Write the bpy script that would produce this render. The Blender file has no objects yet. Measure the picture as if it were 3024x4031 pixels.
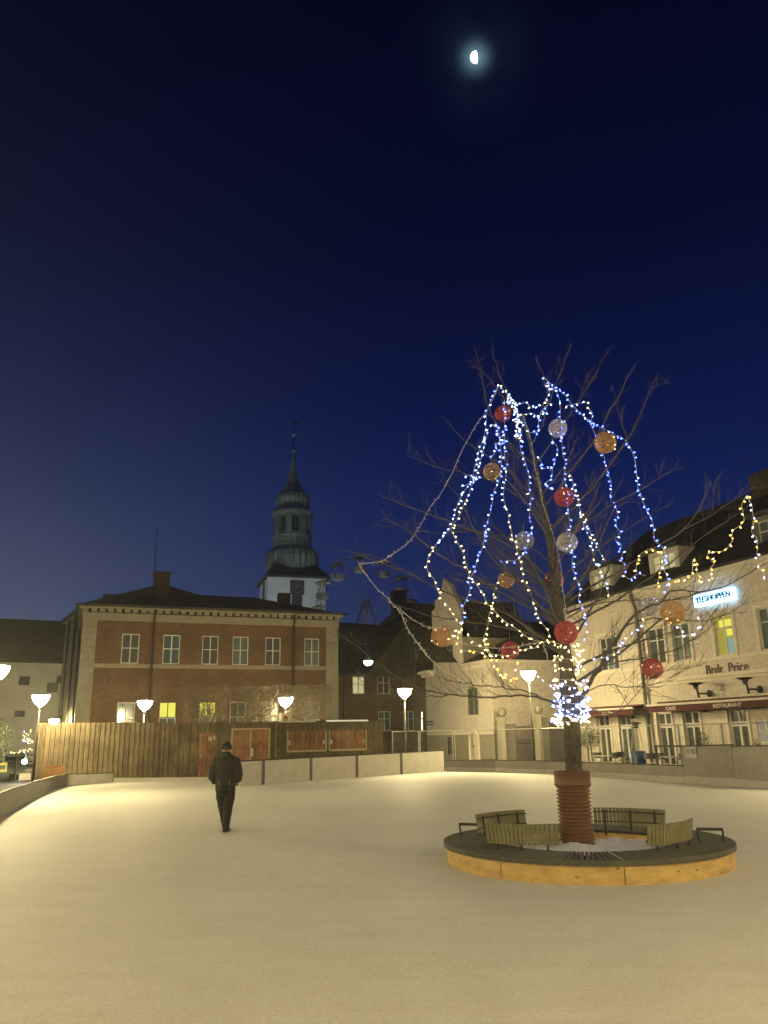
import bpy, bmesh, math, random
from mathutils import Vector, Matrix, noise
R = math.radians
random.seed(7)
SC = bpy.context.scene
COL = SC.collection

# ------------------------------------------------------------------ camera
F = 3100.0; PITCH = R(15.8); ROLL = 0.020; CAMZ = 1.85
f0 = Vector((0, math.cos(PITCH), math.sin(PITCH)))
r0 = Vector((1, 0, 0)); u0 = Vector((0, -math.sin(PITCH), math.cos(PITCH)))
rv = math.cos(ROLL)*r0 - math.sin(ROLL)*u0
uv = math.sin(ROLL)*r0 + math.cos(ROLL)*u0
CAM = Vector((0, 0, CAMZ))
cd = bpy.data.cameras.new('camera'); cam = bpy.data.objects.new('camera', cd); COL.objects.link(cam)
cd.sensor_fit = 'VERTICAL'; cd.sensor_height = 24; cd.lens = 24*F/4031
cd.clip_start = 0.05; cd.clip_end = 3000
M4 = Matrix((rv, uv, -f0)).transposed().to_4x4(); M4.translation = CAM
cam.matrix_world = M4
SC.camera = cam

def ray(x, y):
    return f0 + rv*((x-1512)/F) - uv*((y-2015.5)/F)
def P(x, y, Y):
    d = ray(x, y); return CAM + d*(Y/d.y)
def G(x, y, z=0.0):
    d = ray(x, y); return CAM + d*((z-CAMZ)/d.z)

# ------------------------------------------------------------------ world (night sky)
W = bpy.data.worlds.new('World'); SC.world = W; W.use_nodes = True
nt = W.node_tree; nt.nodes.clear()
def N(t, **k):
    n = nt.nodes.new(t)
    for a, b in k.items(): setattr(n, a, b)
    return n
def wm(op, a, b=None, c=None):
    n = N('ShaderNodeMath', operation=op)
    for i, v in enumerate((a, b, c)):
        if v is None: continue
        if isinstance(v, (int, float)): n.inputs[i].default_value = v
        else: nt.links.new(v, n.inputs[i])
    return n.outputs[0]
tc = N('ShaderNodeTexCoord'); sep = N('ShaderNodeSeparateXYZ')
nt.links.new(tc.outputs['Generated'], sep.inputs[0])
ramp = N('ShaderNodeValToRGB'); nt.links.new(sep.outputs[2], ramp.inputs[0])
cr = ramp.color_ramp
stops = [(0.0, (.015, .036, .112)), (.12, (.0066, .0215, .108)), (.25, (.0026, .0118, .088)), (.40, (.0006, .0052, .052)),
         (.55, (.0002, .0018, .0225)), (.72, (.0001, .0008, .0120)), (1, (.0001, .0005, .008))]
while len(cr.elements) < len(stops): cr.elements.new(.5)
for e, (p, c) in zip(cr.elements, stops): e.position = p; e.color = (*c, 1)
# warm town glow low on the left
lf = wm('MULTIPLY', sep.outputs[0], -2.2); lf = wm('ADD', lf, .15); lf = wm('MAXIMUM', lf, 0); lf = wm('MINIMUM', lf, 1.2)
lf = wm('POWER', lf, 1.6)
ez = wm('POWER', 2.718, wm('MULTIPLY', sep.outputs[2], -5.6))
lf = wm('MULTIPLY', lf, ez)
gl = N('ShaderNodeMixRGB', blend_type='ADD'); gl.inputs[0].default_value = 1
gc = N('ShaderNodeMixRGB', blend_type='MULTIPLY'); gc.inputs[0].default_value = 1; gc.inputs[1].default_value = (.092, .108, .080, 1)
nt.links.new(lf, gc.inputs[2]); nt.links.new(ramp.outputs[0], gl.inputs[1]); nt.links.new(gc.outputs[0], gl.inputs[2])
# moon glow painted into the sky colour in place of lens glow
MD = ray(1872, 226).normalized()
dot = N('ShaderNodeVectorMath', operation='DOT_PRODUCT'); nt.links.new(tc.outputs['Generated'], dot.inputs[0]); dot.inputs[1].default_value = MD
a1 = wm('MULTIPLY', wm('POWER', wm('MAXIMUM', dot.outputs['Value'], 0), 14000), .30)
a2 = wm('MULTIPLY', wm('POWER', wm('MAXIMUM', dot.outputs['Value'], 0), 1100), .016)
nz = N('ShaderNodeTexNoise'); nz.inputs['Scale'].default_value = 14; nt.links.new(tc.outputs['Generated'], nz.inputs['Vector'])
a2 = wm('MULTIPLY', a2, wm('ADD', wm('MULTIPLY', nz.outputs['Fac'], 2.2), -.3))
aur = wm('ADD', a1, wm('MAXIMUM', a2, 0))
ac = N('ShaderNodeMixRGB', blend_type='MULTIPLY'); ac.inputs[0].default_value = 1; ac.inputs[1].default_value = (.42, .80, 1, 1)
nt.links.new(aur, ac.inputs[2])
g2 = N('ShaderNodeMixRGB', blend_type='ADD'); g2.inputs[0].default_value = 1
nt.links.new(gl.outputs[0], g2.inputs[1]); nt.links.new(ac.outputs[0], g2.inputs[2])
bg = N('ShaderNodeBackground'); bg.inputs[1].default_value = 1.0
nt.links.new(g2.outputs[0], bg.inputs[0])
wo = N('ShaderNodeOutputWorld'); nt.links.new(bg.outputs[0], wo.inputs[0])

# moonlight
sd = bpy.data.lights.new('moonlight', 'SUN'); sd.energy = 0.012; sd.angle = R(.5); sd.color = (.75, .87, 1)
so = bpy.data.objects.new('moonlight', sd); COL.objects.link(so)
so.rotation_euler = (-MD).to_track_quat('-Z', 'Y').to_euler()

SC.view_settings.view_transform = 'Standard'; SC.view_settings.look = 'None'
SC.view_settings.exposure = 0; SC.view_settings.gamma = 1
SC.render.engine = 'CYCLES'
SC.cycles.use_denoising = True; SC.cycles.use_light_tree = True
SC.cycles.sample_clamp_indirect = 4; SC.cycles.sample_clamp_direct = 0
SC.cycles.max_bounces = 5; SC.cycles.diffuse_bounces = 3; SC.cycles.glossy_bounces = 2
SC.cycles.transmission_bounces = 4; SC.cycles.volume_bounces = 0; SC.cycles.transparent_max_bounces = 8
SC.cycles.caustics_reflective = False; SC.cycles.caustics_refractive = False

# ------------------------------------------------------------------ materials
def newmat(name):
    m = bpy.data.materials.new(name); m.use_nodes = True
    t = m.node_tree; b = t.nodes['Principled BSDF']; return m, t, b
def link(t, a, b): t.links.new(a, b)
def coords(t, scale=(1, 1, 1), rot=(0, 0, 0)):
    c = t.nodes.new('ShaderNodeTexCoord'); m = t.nodes.new('ShaderNodeMapping')
    m.inputs['Scale'].default_value = scale; m.inputs['Rotation'].default_value = rot
    link(t, c.outputs['Object'], m.inputs[0]); return m.outputs[0]
def mixc(t, fac, a, b, mode='MIX'):
    n = t.nodes.new('ShaderNodeMixRGB'); n.blend_type = mode
    for i, v in ((0, fac), (1, a), (2, b)):
        if isinstance(v, (int, float)): n.inputs[i].default_value = v
        elif isinstance(v, tuple): n.inputs[i].default_value = (*v, 1)
        else: link(t, v, n.inputs[i])
    return n.outputs[0]
def noisen(t, vec, scale, detail=4, rough=.6):
    n = t.nodes.new('ShaderNodeTexNoise'); n.inputs['Scale'].default_value = scale
    n.inputs['Detail'].default_value = detail; n.inputs['Roughness'].default_value = rough
    link(t, vec, n.inputs['Vector']); return n.outputs['Fac']
def rampn(t, fac, p0, p1):
    n = t.nodes.new('ShaderNodeValToRGB'); link(t, fac, n.inputs[0])
    n.color_ramp.elements[0].position = p0; n.color_ramp.elements[1].position = p1; return n.outputs[0]
def bump(t, b, h, strength, dist=.02):
    n = t.nodes.new('ShaderNodeBump'); n.inputs['Strength'].default_value = strength; n.inputs['Distance'].default_value = dist
    link(t, h, n.inputs['Height']); link(t, n.outputs[0], b.inputs['Normal'])
def mat(name, c1, c2=None, scale=3, rough=.8, bmp=.3, stretch=(1, 1, 1), metal=0, fine=0, fscale=60):
    m, t, b = newmat(name); b.inputs['Roughness'].default_value = rough; b.inputs['Metallic'].default_value = metal
    v = coords(t, stretch)
    n = noisen(t, v, scale)
    c2 = c2 or tuple(x*.7 for x in c1)
    col = mixc(t, rampn(t, n, .3, .7), c1, c2)
    if fine:
        n2 = noisen(t, v, fscale, 2); col = mixc(t, fine, col, rampn(t, n2, .35, .65), 'OVERLAY')
    link(t, col, b.inputs['Base Color'])
    if bmp: bump(t, b, n, bmp)
    return m
def emis(name, c, s):
    m = bpy.data.materials.new(name); m.use_nodes = True; t = m.node_tree; t.nodes.clear()
    e = t.nodes.new('ShaderNodeEmission'); e.inputs[0].default_value = (*c, 1); e.inputs[1].default_value = s
    o = t.nodes.new('ShaderNodeOutputMaterial'); link(t, e.outputs[0], o.inputs[0]); return m

def brick_mat(name, c1, c2, mortar, bw=.23, bh=.075):
    m, t, b = newmat(name); b.inputs['Roughness'].default_value = .9
    c = t.nodes.new('ShaderNodeTexCoord'); s = t.nodes.new('ShaderNodeSeparateXYZ'); cb = t.nodes.new('ShaderNodeCombineXYZ')
    link(t, c.outputs['Object'], s.inputs[0]); link(t, s.outputs[2], cb.inputs[1])
    ad = t.nodes.new('ShaderNodeMath'); ad.operation = 'ADD'; link(t, s.outputs[0], ad.inputs[0]); link(t, s.outputs[1], ad.inputs[1]); link(t, ad.outputs[0], cb.inputs[0])
    br = t.nodes.new('ShaderNodeTexBrick'); link(t, cb.outputs[0], br.inputs['Vector'])
    br.inputs['Scale'].default_value = 1; br.inputs['Brick Width'].default_value = bw; br.inputs['Row Height'].default_value = bh
    br.inputs['Mortar Size'].default_value = .008; br.inputs['Color1'].default_value = (*c1, 1); br.inputs['Color2'].default_value = (*c2, 1)
    br.inputs['Mortar'].default_value = (*mortar, 1)
    n = noisen(t, c.outputs['Object'], .55, 6, .65)
    col = mixc(t, .55, br.outputs['Color'], rampn(t, n, .2, .8), 'SOFT_LIGHT')
    n3 = noisen(t, c.outputs['Object'], 9, 3); col = mixc(t, .3, col, rampn(t, n3, .3, .7), 'OVERLAY')
    link(t, col, b.inputs['Base Color']); bump(t, b, br.outputs['Fac'], -.3, .01); return m
def plank_mat(name, c1, c2, w=.12, axis=0):
    m, t, b = newmat(name); b.inputs['Roughness'].default_value = .85
    c = t.nodes.new('ShaderNodeTexCoord'); s = t.nodes.new('ShaderNodeSeparateXYZ'); link(t, c.outputs['Object'], s.inputs[0])
    d = t.nodes.new('ShaderNodeMath'); d.operation = 'DIVIDE'; link(t, s.outputs[axis], d.inputs[0]); d.inputs[1].default_value = w
    fl = t.nodes.new('ShaderNodeMath'); fl.operation = 'FLOOR'; link(t, d.outputs[0], fl.inputs[0])
    wn = t.nodes.new('ShaderNodeTexWhiteNoise'); wn.noise_dimensions = '1D'; link(t, fl.outputs[0], wn.inputs['W'])
    sc = (9, 9, .8) if axis == 0 else (.8, 9, 9)
    mp = coords(t, sc); n = noisen(t, mp, 2.5, 6, .7)
    col = mixc(t, wn.outputs['Value'], c1, c2)
    col = mixc(t, .75, col, rampn(t, n, .25, .75), 'OVERLAY')
    n2 = noisen(t, c.outputs['Object'], .9, 4); col = mixc(t, .5, col, rampn(t, n2, .3, .7), 'SOFT_LIGHT')
    link(t, col, b.inputs['Base Color']); bump(t, b, n, .4, .01); return m
def tile_mat(name, c1, c2, rows=.3):
    m, t, b = newmat(name); b.inputs['Roughness'].default_value = .75
    v = coords(t, (1, 1, 1)); wv = t.nodes.new('ShaderNodeTexWave'); wv.bands_direction = 'Z'; wv.wave_profile = 'SAW'
    wv.inputs['Scale'].default_value = .31/rows; wv.inputs['Distortion'].default_value = .6; link(t, v, wv.inputs['Vector'])
    n = noisen(t, v, 1.2, 6); col = mixc(t, rampn(t, n, .3, .7), c1, c2)
    n2 = noisen(t, v, 14, 3); col = mixc(t, .35, col, rampn(t, n2, .3, .7), 'OVERLAY')
    col = mixc(t, .35, col, wv.outputs['Color'], 'MULTIPLY')
    link(t, col, b.inputs['Base Color']); bump(t, b, wv.outputs['Fac'], .6, .03); return m

MT = {}
MT['cream'] = mat('cream_plaster', (.58, .51, .42), (.49, .43, .355), .5, .9, .2, fine=.12, fscale=5)
MT['cream_trim'] = mat('cream_trim', (.68, .61, .49), (.58, .51, .41), 1.5, .85, .1)
MT['sand'] = mat('sandstone', (.28, .25, .185), (.215, .19, .14), 2.5, .9, .2, fine=.15)
MT['brick'] = brick_mat('red_brick', (.145, .074, .037), (.110, .057, .029), (.115, .085, .055))
MT['brick2'] = brick_mat('brown_brick', (.15, .082, .048), (.12, .066, .04), (.12, .085, .06))
MT['white_wall'] = mat('white_render', (.68, .66, .55), (.56, .545, .46), .5, .9, .15, fine=.1)
MT['chim'] = mat('dark_chimney', (.075, .058, .04), (.05, .04, .03), 3, .9, .2)  # one dark brown tone for all chimneys
MT['church_white'] = mat('church_limewash', (.80, .82, .84), (.70, .73, .76), .4, .9, .1)
MT['shadow_wall'] = mat('shaded_grey_render', (.17, .155, .125), (.13, .118, .095), .8, .9, .15)  # grey tone darkened so that walls carry their shade in the colour
MT['roof'] = tile_mat('dark_roof_tiles', (.055, .050, .044), (.035, .033, .031))
MT['roof_brown'] = tile_mat('brown_roof_tiles', (.13, .105, .07), (.09, .075, .05))
MT['copper'] = mat('weathered_copper', (.25, .31, .27), (.145, .185, .165), 1.0, .6, .2, (3, 3, .35), fine=.2, fscale=8)
MT['copper_dark'] = mat('dark_copper', (.07, .08, .085), (.04, .05, .055), 1.5, .7, .2)
MT['glass'] = newmat('window_glass')[0]
b = MT['glass'].node_tree.nodes['Principled BSDF']; b.inputs['Base Color'].default_value = (.075, .080, .075, 1); b.inputs['Roughness'].default_value = .12
MT['curtain'] = mat('curtained_window', (.10, .135, .125), (.05, .07, .065), 2.2, .3, 0, (3, 1, .4))
MT['white_paint'] = mat('white_window_paint', (.62, .60, .52), (.54, .52, .46), 4, .6, .05)
MT['dark_metal'] = mat('dark_metal', (.045, .043, .04), (.03, .03, .028), 8, .5, .05, metal=.3)
MT['galv'] = mat('galvanised_steel', (.42, .41, .38), (.32, .31, .29), 14, .45, .05, metal=.6)
MT['plank'] = plank_mat('grey_brown_planks', (.145, .107, .055), (.092, .070, .038), .118)
MT['plank_red'] = plank_mat('reddish_planks', (.29, .135, .065), (.175, .09, .05), .11)
MT['plank_dark'] = plank_mat('dark_planks', (.17, .135, .08), (.105, .085, .055), .125)
MT['pine'] = mat('pale_batten', (.50, .41, .24), (.42, .34, .20), 3, .8, .1)
MT['board_white'] = mat('rink_board_plastic', (.76, .71, .59), (.64, .60, .50), 1.8, .6, .08, fine=.12, fscale=14)
MT['board_grey'] = mat('grey_rink_board', (.34, .31, .255), (.27, .245, .205), 1.5, .7, .1, fine=.12, fscale=12)
MT['kick'] = mat('rink_kick_strip', (.50, .47, .41), (.40, .38, .33), 2.5, .6, .1)
MT['cap'] = mat('board_cap', (.05, .045, .035), (.035, .03, .026), 5, .6, .05)
MT['post'] = mat('board_post', (.155, .12, .12), (.12, .10, .10), 6, .6, .05)
MT['asphalt'] = mat('paved_square', (.10, .095, .085), (.07, .066, .06), 2, .9, .2)
MT['bark'] = mat('tree_bark', (.12, .105, .078), (.055, .047, .036), 7, .95, .9, (1, 1, .5), fine=.35, fscale=26)
MT['twig'] = mat('tree_twig', (.125, .112, .095), (.08, .07, .06), 9, .9, .3)
MT['twig_dark'] = mat('pollard_twig', (.085, .068, .042), (.055, .045, .03), 9, .9, .2)
MT['seat_dark'] = mat('dark_slat', (.115, .105, .078), (.07, .065, .05), 6, .8, .3, fine=.2)
MT['slat_green'] = plank_mat('mossy_slats', (.235, .215, .125), (.15, .14, .085), .06)
MT['slat_moss'] = mat('moss_slats', (.26, .235, .13), (.17, .155, .09), 5, .85, .1, fine=.2)
MT['corrugated'] = mat('brown_drain_pipe', (.150, .068, .034), (.115, .052, .028), 4, .55, .1)
MT['maroon'] = mat('maroon_canvas', (.085, .024, .024), (.07, .021, .022), 3, .9, .1)
MT['letter'] = mat('dark_lettering', (.11, .075, .05), (.09, .06, .045), 6, .6, 0)
MT['letter_white'] = mat('white_lettering', (.62, .58, .50), (.55, .50, .44), 6, .7, 0)
MT['coat'] = mat('dark_parka', (.040, .039, .030), (.028, .027, .022), 5, .85, .5, fine=.2)
MT['trouser'] = mat('dark_trousers', (.030, .028, .021), (.020, .019, .015), 6, .9, .6)
MT['skin'] = mat('skin', (.42, .27, .19), (.38, .24, .17), 6, .6, .05)
MT['blue'] = mat('blue_plastic', (.05, .13, .34), (.035, .09, .25), 5, .6, .1)
MT['leaf'] = mat('olive_leaves', (.10, .115, .055), (.055, .065, .03), 9, .8, .2)
MT['terracotta'] = mat('planter_pot', (.13, .10, .08), (.09, .07, .055), 4, .8, .1)
MT['cable_white'] = mat('white_cable', (.58, .56, .54), (.5, .48, .47), 9, .5, 0)
MT['orange_wood'] = plank_mat('orange_boards', (.50, .27, .10), (.42, .22, .08), .13, 2)
MT['yellow_sign'] = mat('yellow_sign', (.55, .50, .10), (.35, .32, .07), 5, .6, 0)
MT['dark_canvas'] = mat('stall_canvas', (.09, .11, .095), (.06, .075, .065), 1.5, .9, .2)
MT['gold'] = newmat('gilded_ball')[0]
b = MT['gold'].node_tree.nodes['Principled BSDF']; b.inputs['Base Color'].default_value = (.9, .8, .45, 1); b.inputs['Metallic'].default_value = .6; b.inputs['Roughness'].default_value = .3
# lights
WARM = (1, .66, .30)
MT['lampglass'] = emis('lamp_glass', (1, .82, .40), 455)
MT['win_yellow'] = emis('lit_window_yellow', (.86, .80, .12), 1.0)
MT['win_cream'] = emis('lit_window_cream', (.62, .55, .27), .85)
MT['win_dim'] = emis('dim_window_green', (.14, .18, .12), .33)
MT['led_blue'] = emis('bulb_blue', (.07, .13, 1), 13)
MT['led_cool'] = emis('bulb_cool', (.32, .44, 1), 9)
MT['led_warm'] = emis('bulb_warm', (1, .76, .32), 6)
MT['led_amber'] = emis('bulb_amber', (1, .56, .08), 6)
MT['led_pink'] = emis('bulb_pink', (.80, .62, 1), 6)
MT['sign_blue'] = emis('sign_glow', (.30, .62, 1), 6.5)
MT['flood'] = emis('flood_light', (.75, .95, 1), 260)
MT['strip'] = emis('strip_light', (1, .88, .45), 3.0)
MT['edge_glow'] = emis('pale_edge_glow', (.75, .70, .42), .85)  # weak emission brightening a pale roof edge that is no lamp
MT['green_lamp'] = emis('hanging_lamp_glass', (.62, 1, .80), 22)
MT['moon'] = emis('moon_disc', (.80, .92, 1), 9)
MT['snow'] = mat('heaped_snow', (.80, .79, .82), (.66, .66, .70), 5, .75, .8, fine=.2, fscale=30)

# ice
m, t, b = newmat('snowy_ice'); MT['ice'] = m
v = coords(t)
n1 = noisen(t, v, .22, 5, .6); n2 = noisen(t, v, 2.3, 6, .7); n3 = noisen(t, v, 24, 5, .85); n5 = noisen(t, v, 70, 3, .8)
st = coords(t, (.5, 3.2, 1), (0, 0, .12)); n4 = noisen(t, st, 1.1, 5, .65)
col = mixc(t, rampn(t, n1, .3, .7), (.83, .80, .74), (.74, .715, .665))
col = mixc(t, .10, col, rampn(t, n4, .3, .7), 'OVERLAY')
col = mixc(t, .14, col, rampn(t, n2, .3, .7), 'OVERLAY')
col = mixc(t, .55, col, rampn(t, n3, .34, .66), 'SOFT_LIGHT')
col = mixc(t, .40, col, rampn(t, n5, .36, .64), 'SOFT_LIGHT')
link(t, col, b.inputs['Base Color']); b.inputs['Roughness'].default_value = .62
b.inputs['Specular IOR Level'].default_value = .35
mx = t.nodes.new('ShaderNodeMath'); mx.operation = 'ADD'; link(t, n3, mx.inputs[0]); link(t, n2, mx.inputs[1])
bump(t, b, mx.outputs[0], .40, .03)
# plywood with knots
m, t, b = newmat('knotty_plywood'); MT['ply'] = m
v = coords(t, (1, 1, 2.4)); vo = t.nodes.new('ShaderNodeTexVoronoi'); vo.inputs['Scale'].default_value = 3.6; vo.inputs['Randomness'].default_value = 1; link(t, v, vo.inputs['Vector'])
kn = rampn(t, vo.outputs['Distance'], .05, .15)
g = coords(t, (1, 1, 9)); ng = noisen(t, g, 2.2, 6, .7)
col = mixc(t, rampn(t, ng, .3, .7), (.62, .42, .15), (.50, .32, .11))
n2 = noisen(t, v, 3, 4); col = mixc(t, .3, col, rampn(t, n2, .3, .7), 'OVERLAY')
col = mixc(t, kn, (.20, .10, .035), col)
link(t, col, b.inputs['Base Color']); b.inputs['Roughness'].default_value = .7

# ------------------------------------------------------------------ mesh builder
class MB:
    def __init__(s): s.v = []; s.f = []
    def quad(s, a, b, c, d):
        n = len(s.v); s.v += [a, b, c, d]; s.f.append((n, n+1, n+2, n+3))
    def tri(s, a, b, c):
        n = len(s.v); s.v += [a, b, c]; s.f.append((n, n+1, n+2))
    def poly(s, pts):
        n = len(s.v); s.v += list(pts); s.f.append(tuple(range(n, n+len(pts))))
    def box(s, x0, x1, y0, y1, z0, z1):
        n = len(s.v)
        s.v += [(x0, y0, z0), (x1, y0, z0), (x1, y1, z0), (x0, y1, z0), (x0, y0, z1), (x1, y0, z1), (x1, y1, z1), (x0, y1, z1)]
        s.f += [tuple(n+i for i in q) for q in ((0, 3, 2, 1), (4, 5, 6, 7), (0, 1, 5, 4), (1, 2, 6, 5), (2, 3, 7, 6), (3, 0, 4, 7))]
        return s
    def obox(s, c, ax, ay, az, hx, hy, hz):
        c = Vector(c); ax = Vector(ax).normalized(); ay = Vector(ay).normalized(); az = Vector(az).normalized(); n = len(s.v)
        for sx, sy, sz in ((-1, -1, -1), (1, -1, -1), (1, 1, -1), (-1, 1, -1), (-1, -1, 1), (1, -1, 1), (1, 1, 1), (-1, 1, 1)):
            s.v.append(tuple(c+ax*hx*sx+ay*hy*sy+az*hz*sz))
        s.f += [tuple(n+i for i in q) for q in ((0, 3, 2, 1), (4, 5, 6, 7), (0, 1, 5, 4), (1, 2, 6, 5), (2, 3, 7, 6), (3, 0, 4, 7))]
    def tube(s, pts, rad, k=6, caps=True):
        pts = [Vector(p) for p in pts]
        if isinstance(rad, (int, float)): rad = [rad]*len(pts)
        n0 = len(s.v); prev = None
        for i, p in enumerate(pts):
            d = (pts[min(i+1, len(pts)-1)]-pts[max(i-1, 0)])
            d = d.normalized() if d.length > 1e-9 else Vector((0, 0, 1))
            if prev is None: a = d.orthogonal().normalized()
            else:
                a = prev - d*prev.dot(d); a = a.normalized() if a.length > 1e-6 else d.orthogonal().normalized()
            prev = a; bb = d.cross(a)
            for j in range(k):
                th = 2*math.pi*j/k; s.v.append(tuple(p+(a*math.cos(th)+bb*math.sin(th))*rad[i]))
        for i in range(len(pts)-1):
            for j in range(k):
                s.f.append((n0+i*k+j, n0+i*k+(j+1) % k, n0+(i+1)*k+(j+1) % k, n0+(i+1)*k+j))
        if caps:
            s.f.append(tuple(n0+j for j in reversed(range(k)))); e = n0+(len(pts)-1)*k; s.f.append(tuple(e+j for j in range(k)))
    def lathe(s, prof, k=24, c=(0, 0), rot=0, sx=1, sy=1):
        n0 = len(s.v)
        for r, z in prof:
            for j in range(k):
                th = 2*math.pi*j/k+rot; s.v.append((c[0]+math.cos(th)*r*sx, c[1]+math.sin(th)*r*sy, z))
        for i in range(len(prof)-1):
            for j in range(k):
                s.f.append((n0+i*k+j, n0+i*k+(j+1) % k, n0+(i+1)*k+(j+1) % k, n0+(i+1)*k+j))
        s.f.append(tuple(n0+j for j in reversed(range(k)))); e = n0+(len(prof)-1)*k; s.f.append(tuple(e+j for j in range(k)))
    def ell(s, c, r, k=12, m=8):
        prof = []
        c = Vector(c); n0 = len(s.v)
        for i in range(m+1):
            ph = -math.pi/2+math.pi*i/m
            for j in range(k):
                th = 2*math.pi*j/k
                s.v.append((c.x+r[0]*math.cos(ph)*math.cos(th), c.y+r[1]*math.cos(ph)*math.sin(th), c.z+r[2]*math.sin(ph)))
        for i in range(m):
            for j in range(k):
                s.f.append((n0+i*k+j, n0+i*k+(j+1) % k, n0+(i+1)*k+(j+1) % k, n0+(i+1)*k+j))
    def build(s, name, m, parent=None, smooth=False, bevel=0):
        me = bpy.data.meshes.new(name); me.from_pydata(s.v, [], s.f); me.update()
        if m: me.materials.append(m)
        if smooth: me.polygons.foreach_set('use_smooth', [True]*len(me.polygons))
        o = bpy.data.objects.new(name, me); COL.objects.link(o)
        if parent: o.parent = parent
        if bevel:
            b = o.modifiers.new('bevel', 'BEVEL'); b.width = bevel; b.segments = 2; b.limit_method = 'ANGLE'
        return o
def tag(o, label=None, cat=None, group=None, kind=None):
    if label: o['label'] = label
    if cat: o['category'] = cat
    if group: o['group'] = group
    if kind: o['kind'] = kind
    return o
def empty(name, loc=(0, 0, 0), rz=0, label=None, cat=None, group=None):
    o = bpy.data.objects.new(name, None); COL.objects.link(o); o.location = loc; o.rotation_euler = (0, 0, rz)
    o.empty_display_size = .2
    return tag(o, label, cat, group)
def copy_tree(o, parent=None):
    c = o.copy(); COL.objects.link(c)
    if parent: c.parent = parent
    for ch in list(o.children): copy_tree(ch, c)
    return c
def textobj(name, txt, size, m, parent, loc, rot, ext=.01, bold=0, align='CENTER', sx=1, shear=0):
    cu = bpy.data.curves.new(name, 'FONT'); cu.body = txt; cu.size = size; cu.extrude = ext; cu.align_x = align; cu.align_y = 'BOTTOM_BASELINE'
    cu.offset = bold; cu.shear = shear; cu.resolution_u = 3
    tmp = bpy.data.objects.new('tmp', cu); COL.objects.link(tmp)
    bpy.context.view_layer.update()
    me = bpy.data.meshes.new_from_object(tmp.evaluated_get(bpy.context.evaluated_depsgraph_get()))
    bpy.data.objects.remove(tmp); me.name = name; me.materials.clear(); me.materials.append(m)
    o = bpy.data.objects.new(name, me); COL.objects.link(o); o.parent = parent; o.location = loc; o.rotation_euler = rot; o.scale = (sx, 1, 1)
    return o

class Wall:
    """a vertical plane between two plan points; local x runs along it, local y goes into the building"""
    def __init__(s, A, B):
        s.A = Vector((A[0], A[1])); s.B = Vector((B[0], B[1])); d = s.B-s.A; s.L = d.length; s.u = d/s.L
        s.n = Vector((s.u.y, -s.u.x)); s.rz = math.atan2(s.u.y, s.u.x)
    def pt(s, x, y, off=0):
        d = ray(x, y); A = s.A+s.n*off
        # CAM + t d on plane n.(p-A)=0
        tt = (s.n.dot(A-Vector((CAM.x, CAM.y))))/(s.n.x*d.x+s.n.y*d.y)
        p = CAM+d*tt; return (Vector((p.x, p.y))-A).dot(s.u), p.z
    def rect(s, x1, y1, x2, y2, off=0):
        xm, ym = (x1+x2)/2, (y1+y2)/2
        return s.pt(x1, ym, off)[0], s.pt(xm, y2, off)[1], s.pt(x2, ym, off)[0], s.pt(xm, y1, off)[1]
    def root(s, name, label, cat, group=None):
        return empty(name, (s.A.x, s.A.y, 0), s.rz, label, cat, group)

def wall_mesh(mb, s0, s1, z0, z1, holes, dep=.16, y=0):
    """front face with rectangular openings and their reveals"""
    xs = sorted({s0, s1, *[h[0] for h in holes], *[h[2] for h in holes]}); zs = sorted({z0, z1, *[h[1] for h in holes], *[h[3] for h in holes]})
    xs = [x for x in xs if s0 <= x <= s1]; zs = [z for z in zs if z0 <= z <= z1]
    for i in range(len(xs)-1):
        for j in range(len(zs)-1):
            cx, cz = (xs[i]+xs[i+1])/2, (zs[j]+zs[j+1])/2
            if any(h[0] < cx < h[2] and h[1] < cz < h[3] for h in holes): continue
            mb.quad((xs[i], y, zs[j]), (xs[i+1], y, zs[j]), (xs[i+1], y, zs[j+1]), (xs[i], y, zs[j+1]))
    for a, b_, c, d in holes:
        mb.quad((a, y, b_), (a, y+dep, b_), (a, y+dep, d), (a, y, d)); mb.quad((c, y+dep, b_), (c, y, b_), (c, y, d), (c, y+dep, d))
        mb.quad((a, y+dep, d), (c, y+dep, d), (c, y, d), (a, y, d)); mb.quad((a, y, b_), (c, y, b_), (c, y+dep, b_), (a, y+dep, b_))
def window(par, h, cols=2, rows=(0, .5, 1), m=None, pane='glass', y=.10, t=.055, name='window', sill=False, bars=True, y0=0):
    a, b_, c, d = h; f = MB(); fm = m or MT['white_paint']; y += y0
    f.box(a, a+t, y-.05, y+.03, b_, d); f.box(c-t, c, y-.05, y+.03, b_, d); f.box(a+t, c-t, y-.05, y+.03, d-t, d); f.box(a+t, c-t, y-.05, y+.03, b_, b_+t)
    for i in range(1, cols):
        x = a+(c-a)*i/cols; f.box(x-t*.6, x+t*.6, y-.06, y+.02, b_+t, d-t)
    for r in rows[1:-1]:
        z = b_+(d-b_)*r; f.box(a+t, c-t, y-.052, y+.025, z-t*.5, z+t*.5)
    o = f.build(name, fm, par)
    p = MB(); p.box(a+t*.5, c-t*.5, y+.004, y+.028, b_+t*.5, d-t*.5); p.build('pane', MT[pane], o)
    if sill:
        q = MB(); q.box(a-.08, c+.08, -.10+y0, .02+y0, b_-.09, b_-.003); q.build('sill', MT['cream_trim'], o)
    return o

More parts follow.
